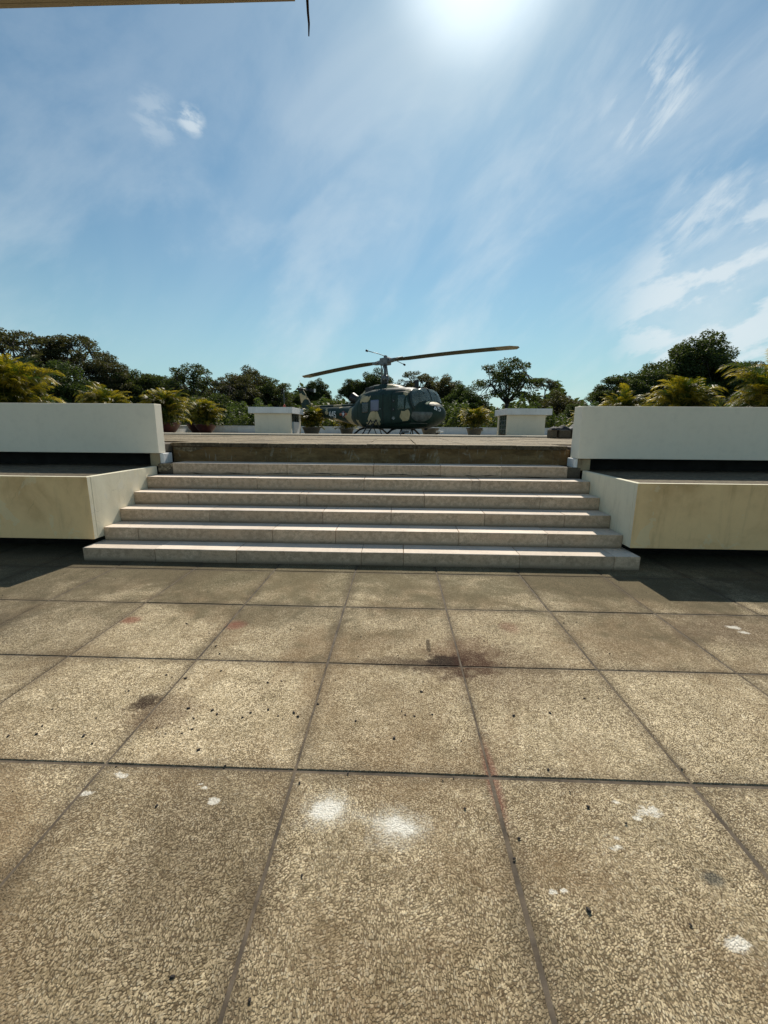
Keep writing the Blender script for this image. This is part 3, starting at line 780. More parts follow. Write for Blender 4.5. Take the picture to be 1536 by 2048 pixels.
def gap_under(pts, par, side, off, grow=.022):
    n = len(pts); cx = sum(q[0] for q in pts)/n; cz = sum(q[1] for q in pts)/n
    g2 = [(q[0]+grow*(q[0]-cx)/max(.01, math.hypot(q[0]-cx, q[1]-cz)), q[1]+grow*(q[1]-cz)/max(.01, math.hypot(q[0]-cx, q[1]-cz))) for q in pts]
    patch(g2, off, 'door_gap_shade', M['black'], par, side, 14)  # black sheet paints the shade in the gap round a door
def dense(pts, step=.06):
    out = []
    for i in range(len(pts)):
        a, b = Vector(pts[i]), Vector(pts[(i+1) % len(pts)]); k = max(1, int((b-a).length/step))
        for j in range(k): out.append(tuple(a+(b-a)*j/k))
    return out
for s_ in (-1, 1):
    cdoor = patch(dense(rnd_poly([(-.66, .55), (1.12, .53), (1.12, 1.98), (-.2, 1.93), (-.66, 1.75)], .1)), .022, 'cargo_door', M['camo'], heli, s_, 16, True)
    gap_under(dense(rnd_poly([(-.66, .55), (1.12, .53), (1.12, 1.98), (-.2, 1.93), (-.66, 1.75)], .1)), cdoor, s_, .010)
    patch(rnd_poly([(.27, 1.20), (.86, 1.20), (.87, 1.72), (.28, 1.71)], .07), .034, 'door_window', M['glass_b'], cdoor, s_)
    patch(rnd_poly([(-.40, 1.12), (.08, 1.14), (.09, 1.63), (-.38, 1.60)], .06), .034, 'door_window', M['glass_d'], cdoor, s_)
    hd = MB().box(.93, 1.05, s_*(ysurf(1., 1.3)+.05)-.01, s_*(ysurf(1., 1.3)+.05)+.01, 1.28, 1.31).build('door_handle', M['metal'], cdoor)
    pn = patch(dense(rnd_poly([(1.17, .60), (1.68, .60), (1.68, 1.98), (1.17, 1.98)], .04)), .014, 'hinged_panel', M['camo'], heli, s_, 12, True)
    dr = patch(dense(rnd_poly([(1.73, .62), (2.72, .70), (2.90, 1.20), (2.55, 1.96), (2.3, 2.02), (1.73, 2.0)], .08)), .020, 'cockpit_door', M['camo'], heli, s_, 16, True)
    gap_under(dense(rnd_poly([(1.73, .62), (2.72, .70), (2.90, 1.20), (2.55, 1.96), (2.3, 2.02), (1.73, 2.0)], .08)), dr, s_, .010)
    patch(rnd_poly([(2.08, 1.21), (2.44, 1.22), (2.46, 1.86), (2.10, 1.88)], .06), .032, 'door_window', M['glass'], dr, s_)
    patch(rnd_poly([(2.51, 1.24), (2.80, 1.26), (2.54, 1.80)], .03), .032, 'vent_window', M['glass'], dr, s_)
    for z_ in (1.63, 1.25):
        h_ = patch([(1.76, z_-.07), (1.90, z_-.07), (1.90, z_+.07), (1.76, z_+.07)], .03, 'latch_recess', M['black'], dr, s_)
        patch([(1.82, z_-.02), (1.875, z_-.02), (1.875, z_+.02), (1.82, z_+.02)], .034, 'latch', M['metal'], h_, s_)
    cw = patch(dense(rnd_poly([(2.80, 1.14), (3.62, 1.12), (3.59, .96), (3.49, .82), (3.27, .71), (3.0, .70), (2.83, .86)], .1), .08), .014, 'chin_window', M['glass_c'], heli, s_, 10)
# stencil text block beside the cockpit door: three short lines
stl = MB()
for i_, (a_, b_) in enumerate(((1.80, 1.90), (1.75, 1.95), (1.80, 1.90))):
    z_ = .90-.045*i_
    for k in range(5):
        x0 = a_+(b_-a_)*k/5; x1 = x0+(b_-a_)/5*.7; y_ = -(ysurf(x0, z_)+.026)
        stl.add([(x0, y_, z_), (x1, y_, z_), (x1, y_, z_+.022), (x0, y_, z_+.022)], [(0, 1, 2, 3)])
tag(stl.build('stencil_mark', M['mil_white'], heli), kind='stuff')
# numerals as strokes pressed on the skin
GL = {'4': [[(.72, 0), (.72, 1)], [(.72, 1), (.05, .30)], [(.05, .30), (1.0, .30)]],
      '5': [[(.92, 1), (.14, 1)], [(.14, 1), (.12, .56)], [(.12, .56), (.5, .64)], [(.5, .64), (.85, .52)], [(.85, .52), (.93, .30)], [(.93, .30), (.8, .08)], [(.8, .08), (.45, 0)], [(.45, 0), (.06, .12)]]}
def numerals(txt, x0, z0, ch, cw_, gap, wd, slope, side=-1, off=.012, name='number'):
    b = MB()
    for i, ch_ in enumerate(txt):
        ox = x0+i*(cw_+gap)
        for j, (p, q) in enumerate(GL[ch_]):
            p2 = Vector((ox+p[0]*cw_, z0+p[1]*ch)); q2 = Vector((ox+q[0]*cw_, z0+q[1]*ch)); d_ = (q2-p2).normalized(); nn = Vector((-d_.y, d_.x))*wd/2
            p2 -= d_*wd*.35; q2 += d_*wd*.35; N = 5; V = []
            for k in range(N+1):
                c_ = p2+(q2-p2)*k/N
                for sgn in (-1, 1):
                    e = c_+nn*sgn; zz = e.y+slope*(e.x-x0); V.append((e.x if side < 0 else e.x, side*(ysurf(e.x, zz)+off+.0006*j), zz))
            b.add(V, [(2*k, 2*k+2, 2*k+3, 2*k+1) for k in range(N)])
    return b.build(name, M['mil_white'], heli)
numerals('445', -4.40, 1.02, .30, .20, .05, .05, -.06)
# nose number, on the starboard side of the rounded nose
def nose_num():
    b = MB()
    for i, ch_ in enumerate('45'):
        a0 = .40-.20*i      # angle round the nose
        for j, (p, q) in enumerate(GL[ch_]):
            N = 5; V = []; P0 = Vector((a0-p[0]*.15, 1.19+p[1]*.17-.025*i)); Q0 = Vector((a0-q[0]*.15, 1.19+q[1]*.17-.025*i))
            sc_ = Vector((.55, 1)); d_ = Vector(((Q0.x-P0.x)*.55, Q0.y-P0.y)).normalized(); nn = Vector((-d_.y/.75, d_.x))*.015
            for k in range(N+1):
                c_ = P0+(Q0-P0)*k/N
                for sgn in (-1, 1):
                    e = c_+nn*sgn
                    # find the nose surface point at lateral offset y for height z
                    y = e.x; z = e.y; lo, hi = 3.0, 3.74
                    for _ in range(24):
                        md = (lo+hi)/2
                        bb, tt, ww, n_ = sec(md)
                        ins = bb < z < tt and ysurf(md, z) > abs(y)
                        lo, hi = (md, hi) if ins else (lo, md)
                    V.append((lo+.014, -y, z+.004))
            b.add(V, [(2*k, 2*k+2, 2*k+3, 2*k+1) for k in range(N)])
    return b.build('nose_number', M['mil_white'], heli)
nose_num()
# roundel: disc, ring, bars, star
cx_, cz_ = -2.92, 1.14
def disc(r, off, name, mat, parent):
    return patch([(cx_+r*math.cos(2*PI*k/28), cz_+r*math.sin(2*PI*k/28)) for k in range(28)], off, name, mat, parent, -1, 3)
bars = []
ro = disc(.175, .010, 'insignia', M['mil_red'], heli); disc(.155, .014, 'disc', M['mil_blue'], ro)
for sg in (-1, 1):
    x0, x1 = sorted((cx_+sg*.15, cx_+sg*.38)); patch(dense([(x0, cz_-.065), (x1, cz_-.065), (x1, cz_+.065), (x0, cz_+.065)], .05), .009, 'bar', M['mil_orange'], ro, -1, 2)
    patch(dense([(x0, cz_-.018), (x1, cz_-.018), (x1, cz_+.018), (x0, cz_+.018)], .05), .013, 'bar_stripe', M['mil_red'], ro, -1, 2)
st = []
for k in range(10):
    r_ = .15 if k % 2 == 0 else .060; a = PI/2+k*PI/5; st.append((cx_+r_*math.cos(a), cz_+r_*math.sin(a)))
patch(st, .019, 'star', M['mil_white'], ro, -1, 2)
# tail: fin, tail rotor, stabilisers, drive cover
def prism(pts, y0, y1, name, mat, parent, paint=False, taper=1.):
    n = len(pts); v = [(x, y0, z) for x, z in pts]+[(x, y1, z) for x, z in pts]
    f = [tuple(range(n)), tuple(range(2*n-1, n-1, -1))]+[(k, n+k, n+(k+1) % n, (k+1) % n) for k in range(n)]
    o = me_obj(name, v, f, mat, parent)
    if paint: camo_paint(o, lambda x, z, y: 1 if 2.0 < z+.15*math.sin(3*x) < 2.52 else 0)
    return o
# fin as a gridded slab so that the paint scheme can cross it
FB, FT = (-6.55, -7.75, 1.60), (-7.62, -8.12, 2.68)
V, F = [], []
NZ, NX = 26, 8
for s_ in (-1, 1):
    for j in range(NZ+1):
        t = j/NZ
        for i in range(NX+1):
            u = i/NX; x = (FB[0]*(1-t)+FT[0]*t)*(1-u)+(FB[1]*(1-t)+FT[1]*t)*u; z = FB[2]*(1-t)+FT[2]*t
            V.append((x, s_*(.012+.06*(1-.5*t)*math.sin(PI*min(1, u*1.0+.02))**.7), z))
NN = (NZ+1)*(NX+1)
for s_ in (0, 1):
    for j in range(NZ):
        for i in range(NX):
            a = s_*NN+j*(NX+1)+i; q = (a, a+1, a+NX+2, a+NX+1); F.append(q if s_ else q[::-1])
for j in range(NZ):
    for i in (0, NX): a = j*(NX+1)+i; F.append((a, a+NX+1, NN+a+NX+1, NN+a))
for i in range(NX): a = NZ*(NX+1)+i; F.append((a, a+1, NN+a+1, NN+a))
fin = me_obj('tail_fin', V, F, M['camo'], heli, True); camo_paint(fin, lambda x, z, y: 1 if 2.02+.12*math.sin(5*x) < z < 2.42+.08*math.sin(7*x) else 0)
for k in range(4):
    pass
le = MB().tube([(-6.52, 0, 1.62), (-7.60, 0, 2.69)], .022, 6).build('leading_edge', M['tan'] if 'tan' in M else M['blade_tip'], fin, True)
gb = MB(); gb.tube([(-7.85, -.06, 2.70), (-7.85, .30, 2.74)], [.10, .07], 10); gb.tube([(-8.2, .0, 2.79), (-7.65, .0, 2.70)], [.075, .10], 10)
gb.build('tail_gearbox', M['black'], heli, True)
tr = empty('tail_rotor', (-7.9, .36, 2.74)); tr.parent = heli
MB().tube([(0, -.12, 0), (0, .1, 0)], .055, 10).build('hub', M['metal'], tr, True)
tb = MB()
def bladebox(L0, L1, c0, ang, th):
    d_ = Vector((math.cos(ang), 0, math.sin(ang))); n_ = Vector((-math.sin(ang), 0, math.cos(ang))); V = []
    for L in (L0, L1):
        for sy in (-th, th):
            for sn in (-.5, .5): V.append(d_*L+n_*sn*c0+Vector((0, sy, 0)))
    return V, [(0, 1, 3, 2), (4, 6, 7, 5), (0, 4, 5, 1), (2, 3, 7, 6), (0, 2, 6, 4), (1, 5, 7, 3)]
tb.add(*bladebox(.1, 1.02, .15, -.10, .018)); tb.build('blade', M['black'], tr)
tb = MB(); tb.add(*bladebox(1.023, 1.17, .21, -.10, .02)); tb.build('blade_tip', M['mil_white'], tr)
tb = MB(); tb.tube([(0, -.03, 0), (.28, -.03, -.03)], .05, 8); tb.tube([(-.2, 0, .03), (0, 0, 0)], .04, 8); tb.build('blade_grip', M['metal'], tr, True)
for s_ in (-1, 1):
    v = [(-5.55, s_*.2, 1.36), (-6.25, s_*.2, 1.38), (-6.30, s_*1.35, 1.38), (-5.75, s_*1.35, 1.36)]
    b = MB(); b.add(v+[(x, y, z-.055) for x, y, z in v], [(0, 1, 2, 3), (7, 6, 5, 4), (0, 4, 5, 1), (1, 5, 6, 2), (2, 6, 7, 3), (3, 7, 4, 0)])
    o = b.build('stabiliser', M['camo'], heli, bevel=.02); camo_paint(o, lambda x, z, y: 1 if .75 < abs(y) < 1.05 else 0)
dc = MB(); 
for k in range(30):
    x0 = -6.6+k*.155; dc.tube([(x0, 0, 1.63+.0), (x0+.157, 0, 1.63)], .065, 8, caps=False)
o = dc.build('drive_shaft_cover', M['camo'], heli, True); camo_paint(o, lambda x, z, y: 1 if math.sin(2.9*x+.5) > .35 else 0)
MB().tube([(-7.7, 0, 1.40), (-7.95, 0, 1.22), (-8.3, 0, 1.15)], .018, 6).build('tail_skid', M['metal'], heli, True)
# engine cowling on the roof with intake and exhaust
CS = [(1.35, 2.24, .30, .03), (1.1, 2.24, .40, .16), (.7, 2.24, .47, .26), (.2, 2.22, .52, .33), (-.5, 2.16, .53, .37), (-1.0, 2.0, .50, .46), (-1.45, 1.80, .42, .42), (-1.85, 1.64, .33, .46), (-2.1, 1.62, .24, .42)]
V, F = [], []
NC = 28
for x in np.linspace(1.35, -2.1, 48):
    q = [float(np.interp(-x, [-c[0] for c in CS], [c[k] for c in CS])) for k in (1, 2, 3)]
    for k in range(NC+1):
        a = PI*k/NC; ca, sa = math.cos(a), math.sin(a)
        V.append((x, q[1]*math.copysign(abs(ca)**.6, ca), q[0]-.12+(q[2]+.12)*abs(sa)**.6))
for i in range(47):
    for k in range(NC): a = i*(NC+1)+k; F.append((a, a+1, a+NC+2, a+NC+1))
F.append(tuple(range(NC, -1, -1))); F.append(tuple(range(47*(NC+1), 48*(NC+1))))
cow = me_obj('engine_cowling', V, F, M['camo'], heli, True)
camo_paint(cow, lambda x, z, y: 1 if (.55 < x < 1.1 and z > 2.2+.1*math.sin(9*x)) or (-1.62 < x+.06*math.sin(8*z) < -1.12 and z > 2.02) else 0)
MB().box(-.95, -.30, -.555, -.50, 2.12, 2.40).build('air_intake', M['black'], cow, bevel=.02)
MB().tube([(-1.95, 0, 1.84), (-2.3, 0, 1.92), (-2.62, 0, 2.02)], [.20, .20, .26], 18, caps=False).build('exhaust_pipe', M['black'], heli, True)
bc = MB(); bc.tube([(-1.5, 0, 2.16), (-1.5, 0, 2.32)], .05, 10); bc.build('beacon', M['mil_red'], heli, True)
# mast, swashplate, links
MB().tube([(0, 0, 2.45), (0, 0, 3.62)], .08, 12).build('mast', M['metal'], heli, True)
MB().tube([(0, 0, 2.50), (0, 0, 2.72), (0, 0, 2.74), (0, 0, 2.98)], [.20, .17, .27, .13], 14).build('swashplate', M['metal'], heli, True)
for (a, b) in (((-.26, .05, 2.5), (-.30, .05, 2.92)), ((.27, -.12, 2.5), (.30, -.1, 2.9)), ((.02, -.28, 2.5), (.02, -.28, 2.95)), ((-.30, .05, 2.92), (-.33, .0, 3.70)), ((.30, -.1, 2.9), (.22, -.16, 3.52)), ((.02, -.28, 2.95), (.12, -.22, 3.5)), ((-.30, .05, 2.90), (.30, -.1, 2.90))):
    MB().tube([a, b], .028, 7).build('control_link', M['metal'], heli, True)
# rotor, built pointing along its own X; parallel to the body
rotor = empty('main_rotor', (0, 0, 3.60)); rotor.parent = heli; rotor.rotation_euler = (0, 0, math.radians(.4))
hb = MB(); hb.box(-.28, .28, -.17, .17, -.16, .18); hb.tube([(0, 0, .1), (0, 0, .30)], .10, 10)
hb.build('rotor_head', M['metal'], rotor, bevel=.03)
RB = 7.38
for s_, zt, nm in ((1, -.42, 'rotor_blade'), (-1, -.30, 'rotor_blade')):
    V, F = [], []; N = 30
    cwid = .60
    for i in range(N+1):
        t = i/N; x = .55+(RB-.55)*t
        # gentle upward bow then droop outboard
        z = .01-.20*t**1.8
        tipc = 1. if t < .965 else (1-((t-.965)/.035)**2*.7)
        root = 1. if t > .12 else .55+.45*t/.12
        hw = cwid/2*tipc*root
        pitch = -.10*s_
        for yy_, hh in ((-hw, .0), (-hw*.3, .035), (hw, .006), (-hw*.3, -.028)):
            V.append((s_*x, yy_*s_, z+hh+pitch*yy_))
    for i in range(N):
        for k in range(4): a = i*4+k; b_ = i*4+(k+1) % 4; F.append((a, b_, b_+4, a+4) if s_ > 0 else (a, a+4, b_+4, b_))
    F.append((0, 1, 2, 3)); F.append(tuple(N*4+k for k in (3, 2, 1, 0)))
    F1 = [f for f in F if max(f) <= 26*4+3]; F2 = [f for f in F if max(f) > 26*4+3]
    v1, f1 = used(V, F1); v2, f2 = used(V, F2)
    bl = me_obj('rotor_blade', v1, f1, M['blade'], rotor); me_obj('blade_tip', v2, f2, M['blade_tip'], bl)
    g_ = MB(); g_.tube([(s_*.15, 0, 0), (s_*.62, 0, .03*s_)], [.11, .085], 10); g_.box(min(s_*.5, s_*.85), max(s_*.5, s_*.85), -.16, .16, -.05+.03*s_, .07+.03*s_)
    g_.build('blade_grip', M['metal'], rotor, bevel=.015)
    MB().tube([(s_*.3, 0, .10), (s_*1.0, .22, .12+.03*s_)], .03, 6).build('drag_brace', M['metal'], rotor, True)
# stabiliser bar across the blades, tilted
sbar = MB().tube([(0, 1.40, .02), (0, .5, .20), (0, -.5, .32), (0, -1.25, .36)], .018, 7)
sbar = MB().tube([(0, -1.45, -.16), (0, 0, .18), (0, 1.45, .45)], .022, 7) if False else sbar
sbo = sbar.build('stabiliser_bar', M['metal'], rotor, True)
wt = MB(); wt.tube([(0, 1.38, .025), (0, 1.48, .0)], .05, 10); wt.build('bar_weight', M['black'], sbo, True)
wt = MB(); wt.tube([(0, -1.23, .36), (0, -1.33, .365)], .05, 10); wt.build('bar_weight', M['black'], sbo, True)
# roof aerial, wipers, lamps, belly hook
MB().box(2.05, 2.30, -.03, .03, 2.24, 2.60).build('blade_aerial', M['black'], heli, bevel=.015)
for yy_ in (-.35, .35):
    MB().tube([(2.72, yy_, 2.16), (3.05, yy_*1.25, 1.93)], .014, 5).build('wiper', M['black'], heli, True)
MB().tube([(-8.2, .3, 2.78), (-8.5, .35, 3.35)], .010, 5).build('whip_aerial', M['black'], heli, True)
MB().tube([(3.0, -.2, .44), (3.0, -.2, .34)], [.10, .07], 12).build('landing_lamp', M['black'], heli, True)
# cockpit interior
MB().box(-1.0, 3.3, -.95, .95, .62, .66).build('cabin_floor', M['seat'], heli)
for yy_ in (-.52, .52):
    se = MB().box(2.0, 2.5, yy_-.25, yy_+.25, .78, .95).box(1.95, 2.05, yy_-.25, yy_+.25, .95, 1.72)
    se.build('pilot_seat', M['seat'], heli, bevel=.04)
MB().box(3.0, 3.2, -.7, .7, 1.0, 1.42).build('instrument_panel', M['black'], heli, bevel=.04)
MB().box(1.0, 1.05, -1.1, 1.1, .66, 2.1).build('bulkhead', M['seat'], heli)
# skids and cross tubes
for s_ in (-1, 1):
    sk = MB(); sk.tube([(-2.0, s_*1.28, .06), (2.0, s_*1.28, .06), (2.35, s_*1.28, .11), (2.62, s_*1.28, .24)], .055, 10)
    sko = sk.build('skid', M['black'], heli, True)
    MB().box(2.50, 2.80, s_*1.28-.13, s_*1.28+.13, .22, .31).build('skid_cap', M['mil_white'] if s_ > 0 else M['metal'], sko, bevel=.02)
for xx_ in (1.35, -1.05):
    MB().tube([(xx_, -1.28, .06), (xx_, -1.15, .16), (xx_, -.85, .34), (xx_, -.5, .42), (xx_, .5, .42), (xx_, .85, .34), (xx_, 1.15, .16), (xx_, 1.28, .06)], .05, 8).build('cross_tube', M['black'], heli, True)

# ------------------------------------------------------------------ boarding ladders beside the helicopter
def ladder(loc, rz, wd, h, run, n, label):
    t = empty('boarding_ladder', loc, rz); tag(t, label, 'ladder', 'boarding ladders beside the helicopter')
    for s_ in (-1, 1):
        MB().tube([(s_*wd/2, 0, 0), (s_*wd/2, run, h)], .028, 6).build('rail', M['black'], t, True)
        MB().tube([(s_*wd/2, run+.35, 0), (s_*wd/2, run, h)], .022, 6).build('prop', M['black'], t, True)
    for k in range(n):
        f_ = (k+.6)/n; MB().box(-wd/2, wd/2, run*f_-.05, run*f_+.05, h*f_-.015, h*f_+.015).build('tread', M['black'], t)
ladder((-1.62, 19.6, 1.135), math.radians(-62), .60, .80, .50, 4, 'black metal boarding ladder by the cargo door nearest the tail')
ladder((.45, 20.2, 1.135), math.radians(20), .55, .42, .16, 2, 'short black metal boarding ladder under the cockpit door')

# ------------------------------------------------------------------ roof huts
def hut(xc0, side):
    # xc0: inner front corner of the cap; caps overhang the walls
    t = empty('rooftop_hut', (xc0, 21, 1.215))
    tag(t, 'small flat-roofed cream hut left of the helicopter, behind its tail' if side < 0 else
        'small flat-roofed cream hut right of the helicopter nose', 'hut')
    s_ = side
    def bx(a, b, y0, y1, z0, z1, nm, m_, par=t, bev=.008):
        x0, x1 = sorted((a*s_, b*s_)); return MB().box(x0, x1, y0, y1, z0, z1).build(nm, m_, par, bevel=bev)
    bx(0, 2.2, 0, 2.55, 1.02, 1.32, 'roof_slab', M['white2'])
    bx(.12, 1.95, .16, .24, -.08, 1.017, 'front_wall', M['hut'])
    bx(.12, 1.95, 2.25, 2.33, -.08, 1.017, 'back_wall', M['hut'])
    bx(1.87, 1.95, .243, 2.247, -.08, 1.017, 'outer_wall', M['hut'])
    # inner side wall with its opening
    bx(.12, .20, .243, .42, -.08, 1.017, 'corner_post', M['hut'])
    bx(.12, .20, 2.05, 2.247, -.08, 1.017, 'corner_post', M['hut'])
    if s_ < 0:
        wdw = bx(.155, .175, .423, 2.047, .62, 1.0, 'window', M['glass_d'], t, .003)
        for y_ in (.95, 1.5): bx(.145, .152, y_, y_+.04, .62, 1.0, 'mullion', M['metal'], wdw, .002)
        bx(.13, .17, .423, .75, -.02, .615, 'door_pane', M['blue_pane'], t, .003)
        bx(.125, .165, .753, 2.047, -.02, .615, 'door', M['white2'], t, .004)
    else:
        wdw = bx(.155, .175, .423, 2.047, .08, 1.0, 'window', M['glass_hut'], t, .003)
        for y_ in (.9, 1.4, 1.85): bx(.140, .152, y_, y_+.035, .08, 1.0, 'mullion', M['metal'], wdw, .002)
        for z_ in (.3, .52, .74): bx(.142, .150, .425, 2.045, z_, z_+.02, 'louvre_bar', M['metal'], wdw, .002)
    bx(.3, 1.8, .3, 2.2, -.03, .02, 'floor_slab', M['dark'])
M['blue_pane'] = simple_mat('pale_blue_pane', (.22, .32, .38), .3, 0, .3, 5, .05)
M['glass_hut'] = glass_mat('greenish_hut_glass', (.05, .085, .075), .15, .1)
hut(-5.28, -1); hut(5.25, 1)
an = empty('warning_mast', (-6.35, 23.6, 2.2))
tag(an, 'thin mast with a small red cone behind the left hut', 'mast')
MB().tube([(0, 0, 0), (0, 0, 1.45)], .016, 6).build('mast_pole', M['metal'], an, True)
MB().lathe([(.10, 0.), (.10, .2), (.06, .34), (.02, .42), (0.001, .43)], (0, 0, .2), 14).build('red_cone', M['mil_red'], an, True)
MB().box(-.2, .2, -.2, .2, -.96, .2).build('mast_base', M['pot_grey'], an, bevel=.01)

# far parapets of the landing pad
def low_wall(name, x0, x1, y0, y1, label, h=.45):
    t = empty(name, ((x0+x1)/2, (y0+y1)/2, 1.19)); tag(t, label, 'wall')
    a, b = (x1-x0)/2, (y1-y0)/2
    MB().box(-a, a, -b, b, -.055, h-.06).build('wall_body', M['white2'], t, bevel=.006)
    MB().box(-a-.03, a+.03, -b-.03, b+.03, h-.057, h).build('coping', M['white2'], t, bevel=.01)
low_wall('parapet_wall', -15.6, 15.6, 30.5, 30.8, 'long low white parapet along the far end of the pad')
low_wall('parapet_wall', -15.6, -15.35, 14.7, 30.4, 'low white parapet along the left side of the pad')
low_wall('parapet_wall', 15.35, 15.6, 14.7, 30.4, 'low white parapet along the right side of the pad')

# ------------------------------------------------------------------ stone blocks with tarpaulins by the right parapet
BL = [((4.17, 11.9, DZ), (.17, .30, .235), 'narrow weathered brown stone block at the left end of the row'),
      ((4.46, 11.86, DZ), (.31, .30, .225), 'brown stone block in the middle of the row, under the black tarpaulin'),
      ((4.80, 11.88, DZ), (.31, .30, .24), 'brown stone block at the right end, half behind the white parapet')]
for p, (a, b, h), lab in BL:
    o = MB().box(-a/2, a/2, -b/2, b/2, 0, h).build('stone_block', M['block'], bevel=.012)
    o.location = (p[0]+.09, p[1], p[2]+.005); tag(o, lab, 'stone block', 'stone blocks by the right parapet')
def cloth(name, w_, d_, h, loc, seed, mat, label):
    r = random.Random(seed); N, K = 18, 10; V, F = [], []
    for j in range(K+1):
        for i in range(N+1):
            u, v = i/N, j/K; e = math.sin(PI*u)**.5*math.sin(PI*v)**.5
            V.append(((u-.5)*w_, (v-.5)*d_, h*e*(.7+.3*math.sin(7*u+seed)+.15*math.sin(19*u+5*v))+.012))
    for j in range(K):
        for i in range(N): a = j*(N+1)+i; F.append((a, a+1, a+N+2, a+N+1))
    n = len(V); B = [i for i in range(N+1)]+[(j+1)*(N+1)-1 for j in range(1, K+1)]+[K*(N+1)+i for i in range(N-1, -1, -1)]+[j*(N+1) for j in range(K-1, 0, -1)]
    for i in B: x, y, z = V[i]; V.append((x, y, .0))
    L = len(B)
    for k in range(L): F.append((B[k], n+k, n+(k+1) % L, B[(k+1) % L]))
    F.append(tuple(n+k for k in range(L)))
    o = me_obj(name, V, F, mat, None, True); o.location = loc; tag(o, label, 'tarpaulin', 'tarpaulins on the stone blocks')
cloth('tarpaulin', .52, .34, .14, (4.45, 11.9, DZ+.235), 2, M['tarp'], 'crumpled black tarpaulin lying on the stone blocks')
cloth('tarpaulin', .42, .34, .15, (4.93, 11.95, DZ+.25), 5, M['tarp2'], 'folded grey sheet beside the black tarpaulin')

# ------------------------------------------------------------------ potted areca palms
def frond_mesh(seed, L, e0, droop):
    r = random.Random(seed); N = 30; V, F, mi = [], [], []
    L *= .74
    p = Vector((0, 0, 0)); pts = [p.copy()]; ang = []
    for i in range(N):
        t = i/N; a = e0-droop*t**1.5; ang.append(a)
        p = p+Vector((math.cos(a), 0, math.sin(a)))*L/N; pts.append(p.copy())
    ang.append(ang[-1])
    for i in range(N+1):      # rachis: triangular section
        rd = .010*(1-.8*i/N)+.002
        for k in range(3): V.append((pts[i].x-math.sin(ang[i])*rd*math.sin(2*PI*k/3), rd*math.cos(2*PI*k/3), pts[i].z+math.cos(ang[i])*rd*math.sin(2*PI*k/3)))
    for i in range(N):
        for k in range(3): F.append((i*3+k, i*3+(k+1) % 3, i*3+3+(k+1) % 3, i*3+3+k)); mi.append(1)
    for i in range(6, N+1):
        for s_ in (-1, 1):
            t = i/N; ll = L*.30*math.sin(PI*(.12+.80*(t-.2)/.8))**.6*r.uniform(.85, 1.1)
            T = Vector((math.cos(ang[i]), 0, math.sin(ang[i]))); Nn = Vector((-math.sin(ang[i]), 0, math.cos(ang[i])))
            sw = .55+.5*t
            d_ = (T*sw+Vector((0, s_, 0))*(1.15-.5*t)+Nn*r.uniform(.1, .5)).normalized()
            c = pts[i]+Vector((0, 0, 0)); wv = T*.012
            m1 = c+d_*ll*.45+Nn*.01; e = c+d_*ll+Vector((0, 0, -.30*ll*r.uniform(.5, 1.3)))
            b = len(V); V += [tuple(c-wv*.5), tuple(m1-wv), tuple(e), tuple(m1+wv), tuple(c+wv*.5)]
            F += [(b, b+1, b+3, b+4), (b+1, b+2, b+3)]; mi += [0, 0]
    me = bpy.data.meshes.new('frond'); me.from_pydata(V, [], F); me.update(); me.materials.append(M['palm']); me.materials.append(M['palm_stem'])
    me.polygons.foreach_set('material_index', mi)
    return me
FR = [frond_mesh(1, 1.30, 1.42, 1.3), frond_mesh(2, 1.35, 1.2, 1.7), frond_mesh(3, 1.25, 1.0, 1.9), frond_mesh(4, 1.10, .7, 1.7), frond_mesh(5, .95, .35, 1.4), frond_mesh(6, 1.2, 1.3, .9)]
pot_red = MB().lathe([(.0, 0), (.26, 0), (.36, .10), (.50, .30), (.56, .42), (.60, .44), (.60, .48), (.54, .48), (.52, .42)], n=28)
pot_grey = MB().lathe([(.0, 0), (.34, 0), (.36, .03), (.47, .42), (.50, .42), (.50, .50), (.44, .50), (.43, .44)], n=28)
def mesh_of(mb, name, mat):
    o = mb.build(name, mat, None, True); me = o.data; bpy.data.objects.remove(o); return me
PM = {'red': mesh_of(pot_red, 'pot', M['pot_red']), 'grey': mesh_of(pot_grey, 'pot', M['pot_grey'])}
SO = mesh_of(MB().lathe([(.0, .445), (.46, .43)], n=20), 'soil', M['soil'])
def palm(loc, s_, pot, seed, label, nf=58, flat=1.):
    nf = int(nf*3.6)
    r = random.Random(seed); t = empty('potted_palm', loc, r.uniform(0, 6.28)); s_ *= 1.07; t.scale = (s_, s_, s_*flat)
    tag(t, label, 'potted plant', 'potted golden palms around the landing pad')
    o = bpy.data.objects.new('pot', PM[pot]); COL.objects.link(o); o.parent = t
    o = bpy.data.objects.new('soil', SO); COL.objects.link(o); o.parent = t
    st_ = MB()
    for k in range(9):
        a = r.uniform(0, 6.28); q = r.uniform(.02, .25)
        st_.tube([(q*math.cos(a), q*math.sin(a), .43), (q*1.5*math.cos(a), q*1.5*math.sin(a), .95)], [.03, .018], 5)
    st_.build('stems', M['palm_stem'], t, True)
    for k in range(nf):
        o = bpy.data.objects.new('frond', FR[min(5, int(abs(r.gauss(0, 2.6))))]); COL.objects.link(o); o.parent = t
        a = r.uniform(0, 6.28); q = r.uniform(.0, .42)
        o.location = (q*math.cos(a), q*math.sin(a), r.uniform(.5, 1.3)-.5*q); o.rotation_euler = (r.uniform(-.25, .25), r.uniform(-.25, .25), a+r.uniform(-.5, .5))
        k_ = r.uniform(.62, 1.05); o.scale = (k_, k_, k_)
PZ = 1.135
palm((-13.6, 14.6, PZ), 1.36, 'red', 1, 'large golden palm cut by the left edge, above the white parapet', 66, 1.05)
palm((-13.25, 19.0, PZ), 1.10, 'red', 2, 'golden palm over the middle of the left parapet, only its crown showing', 60, .98)
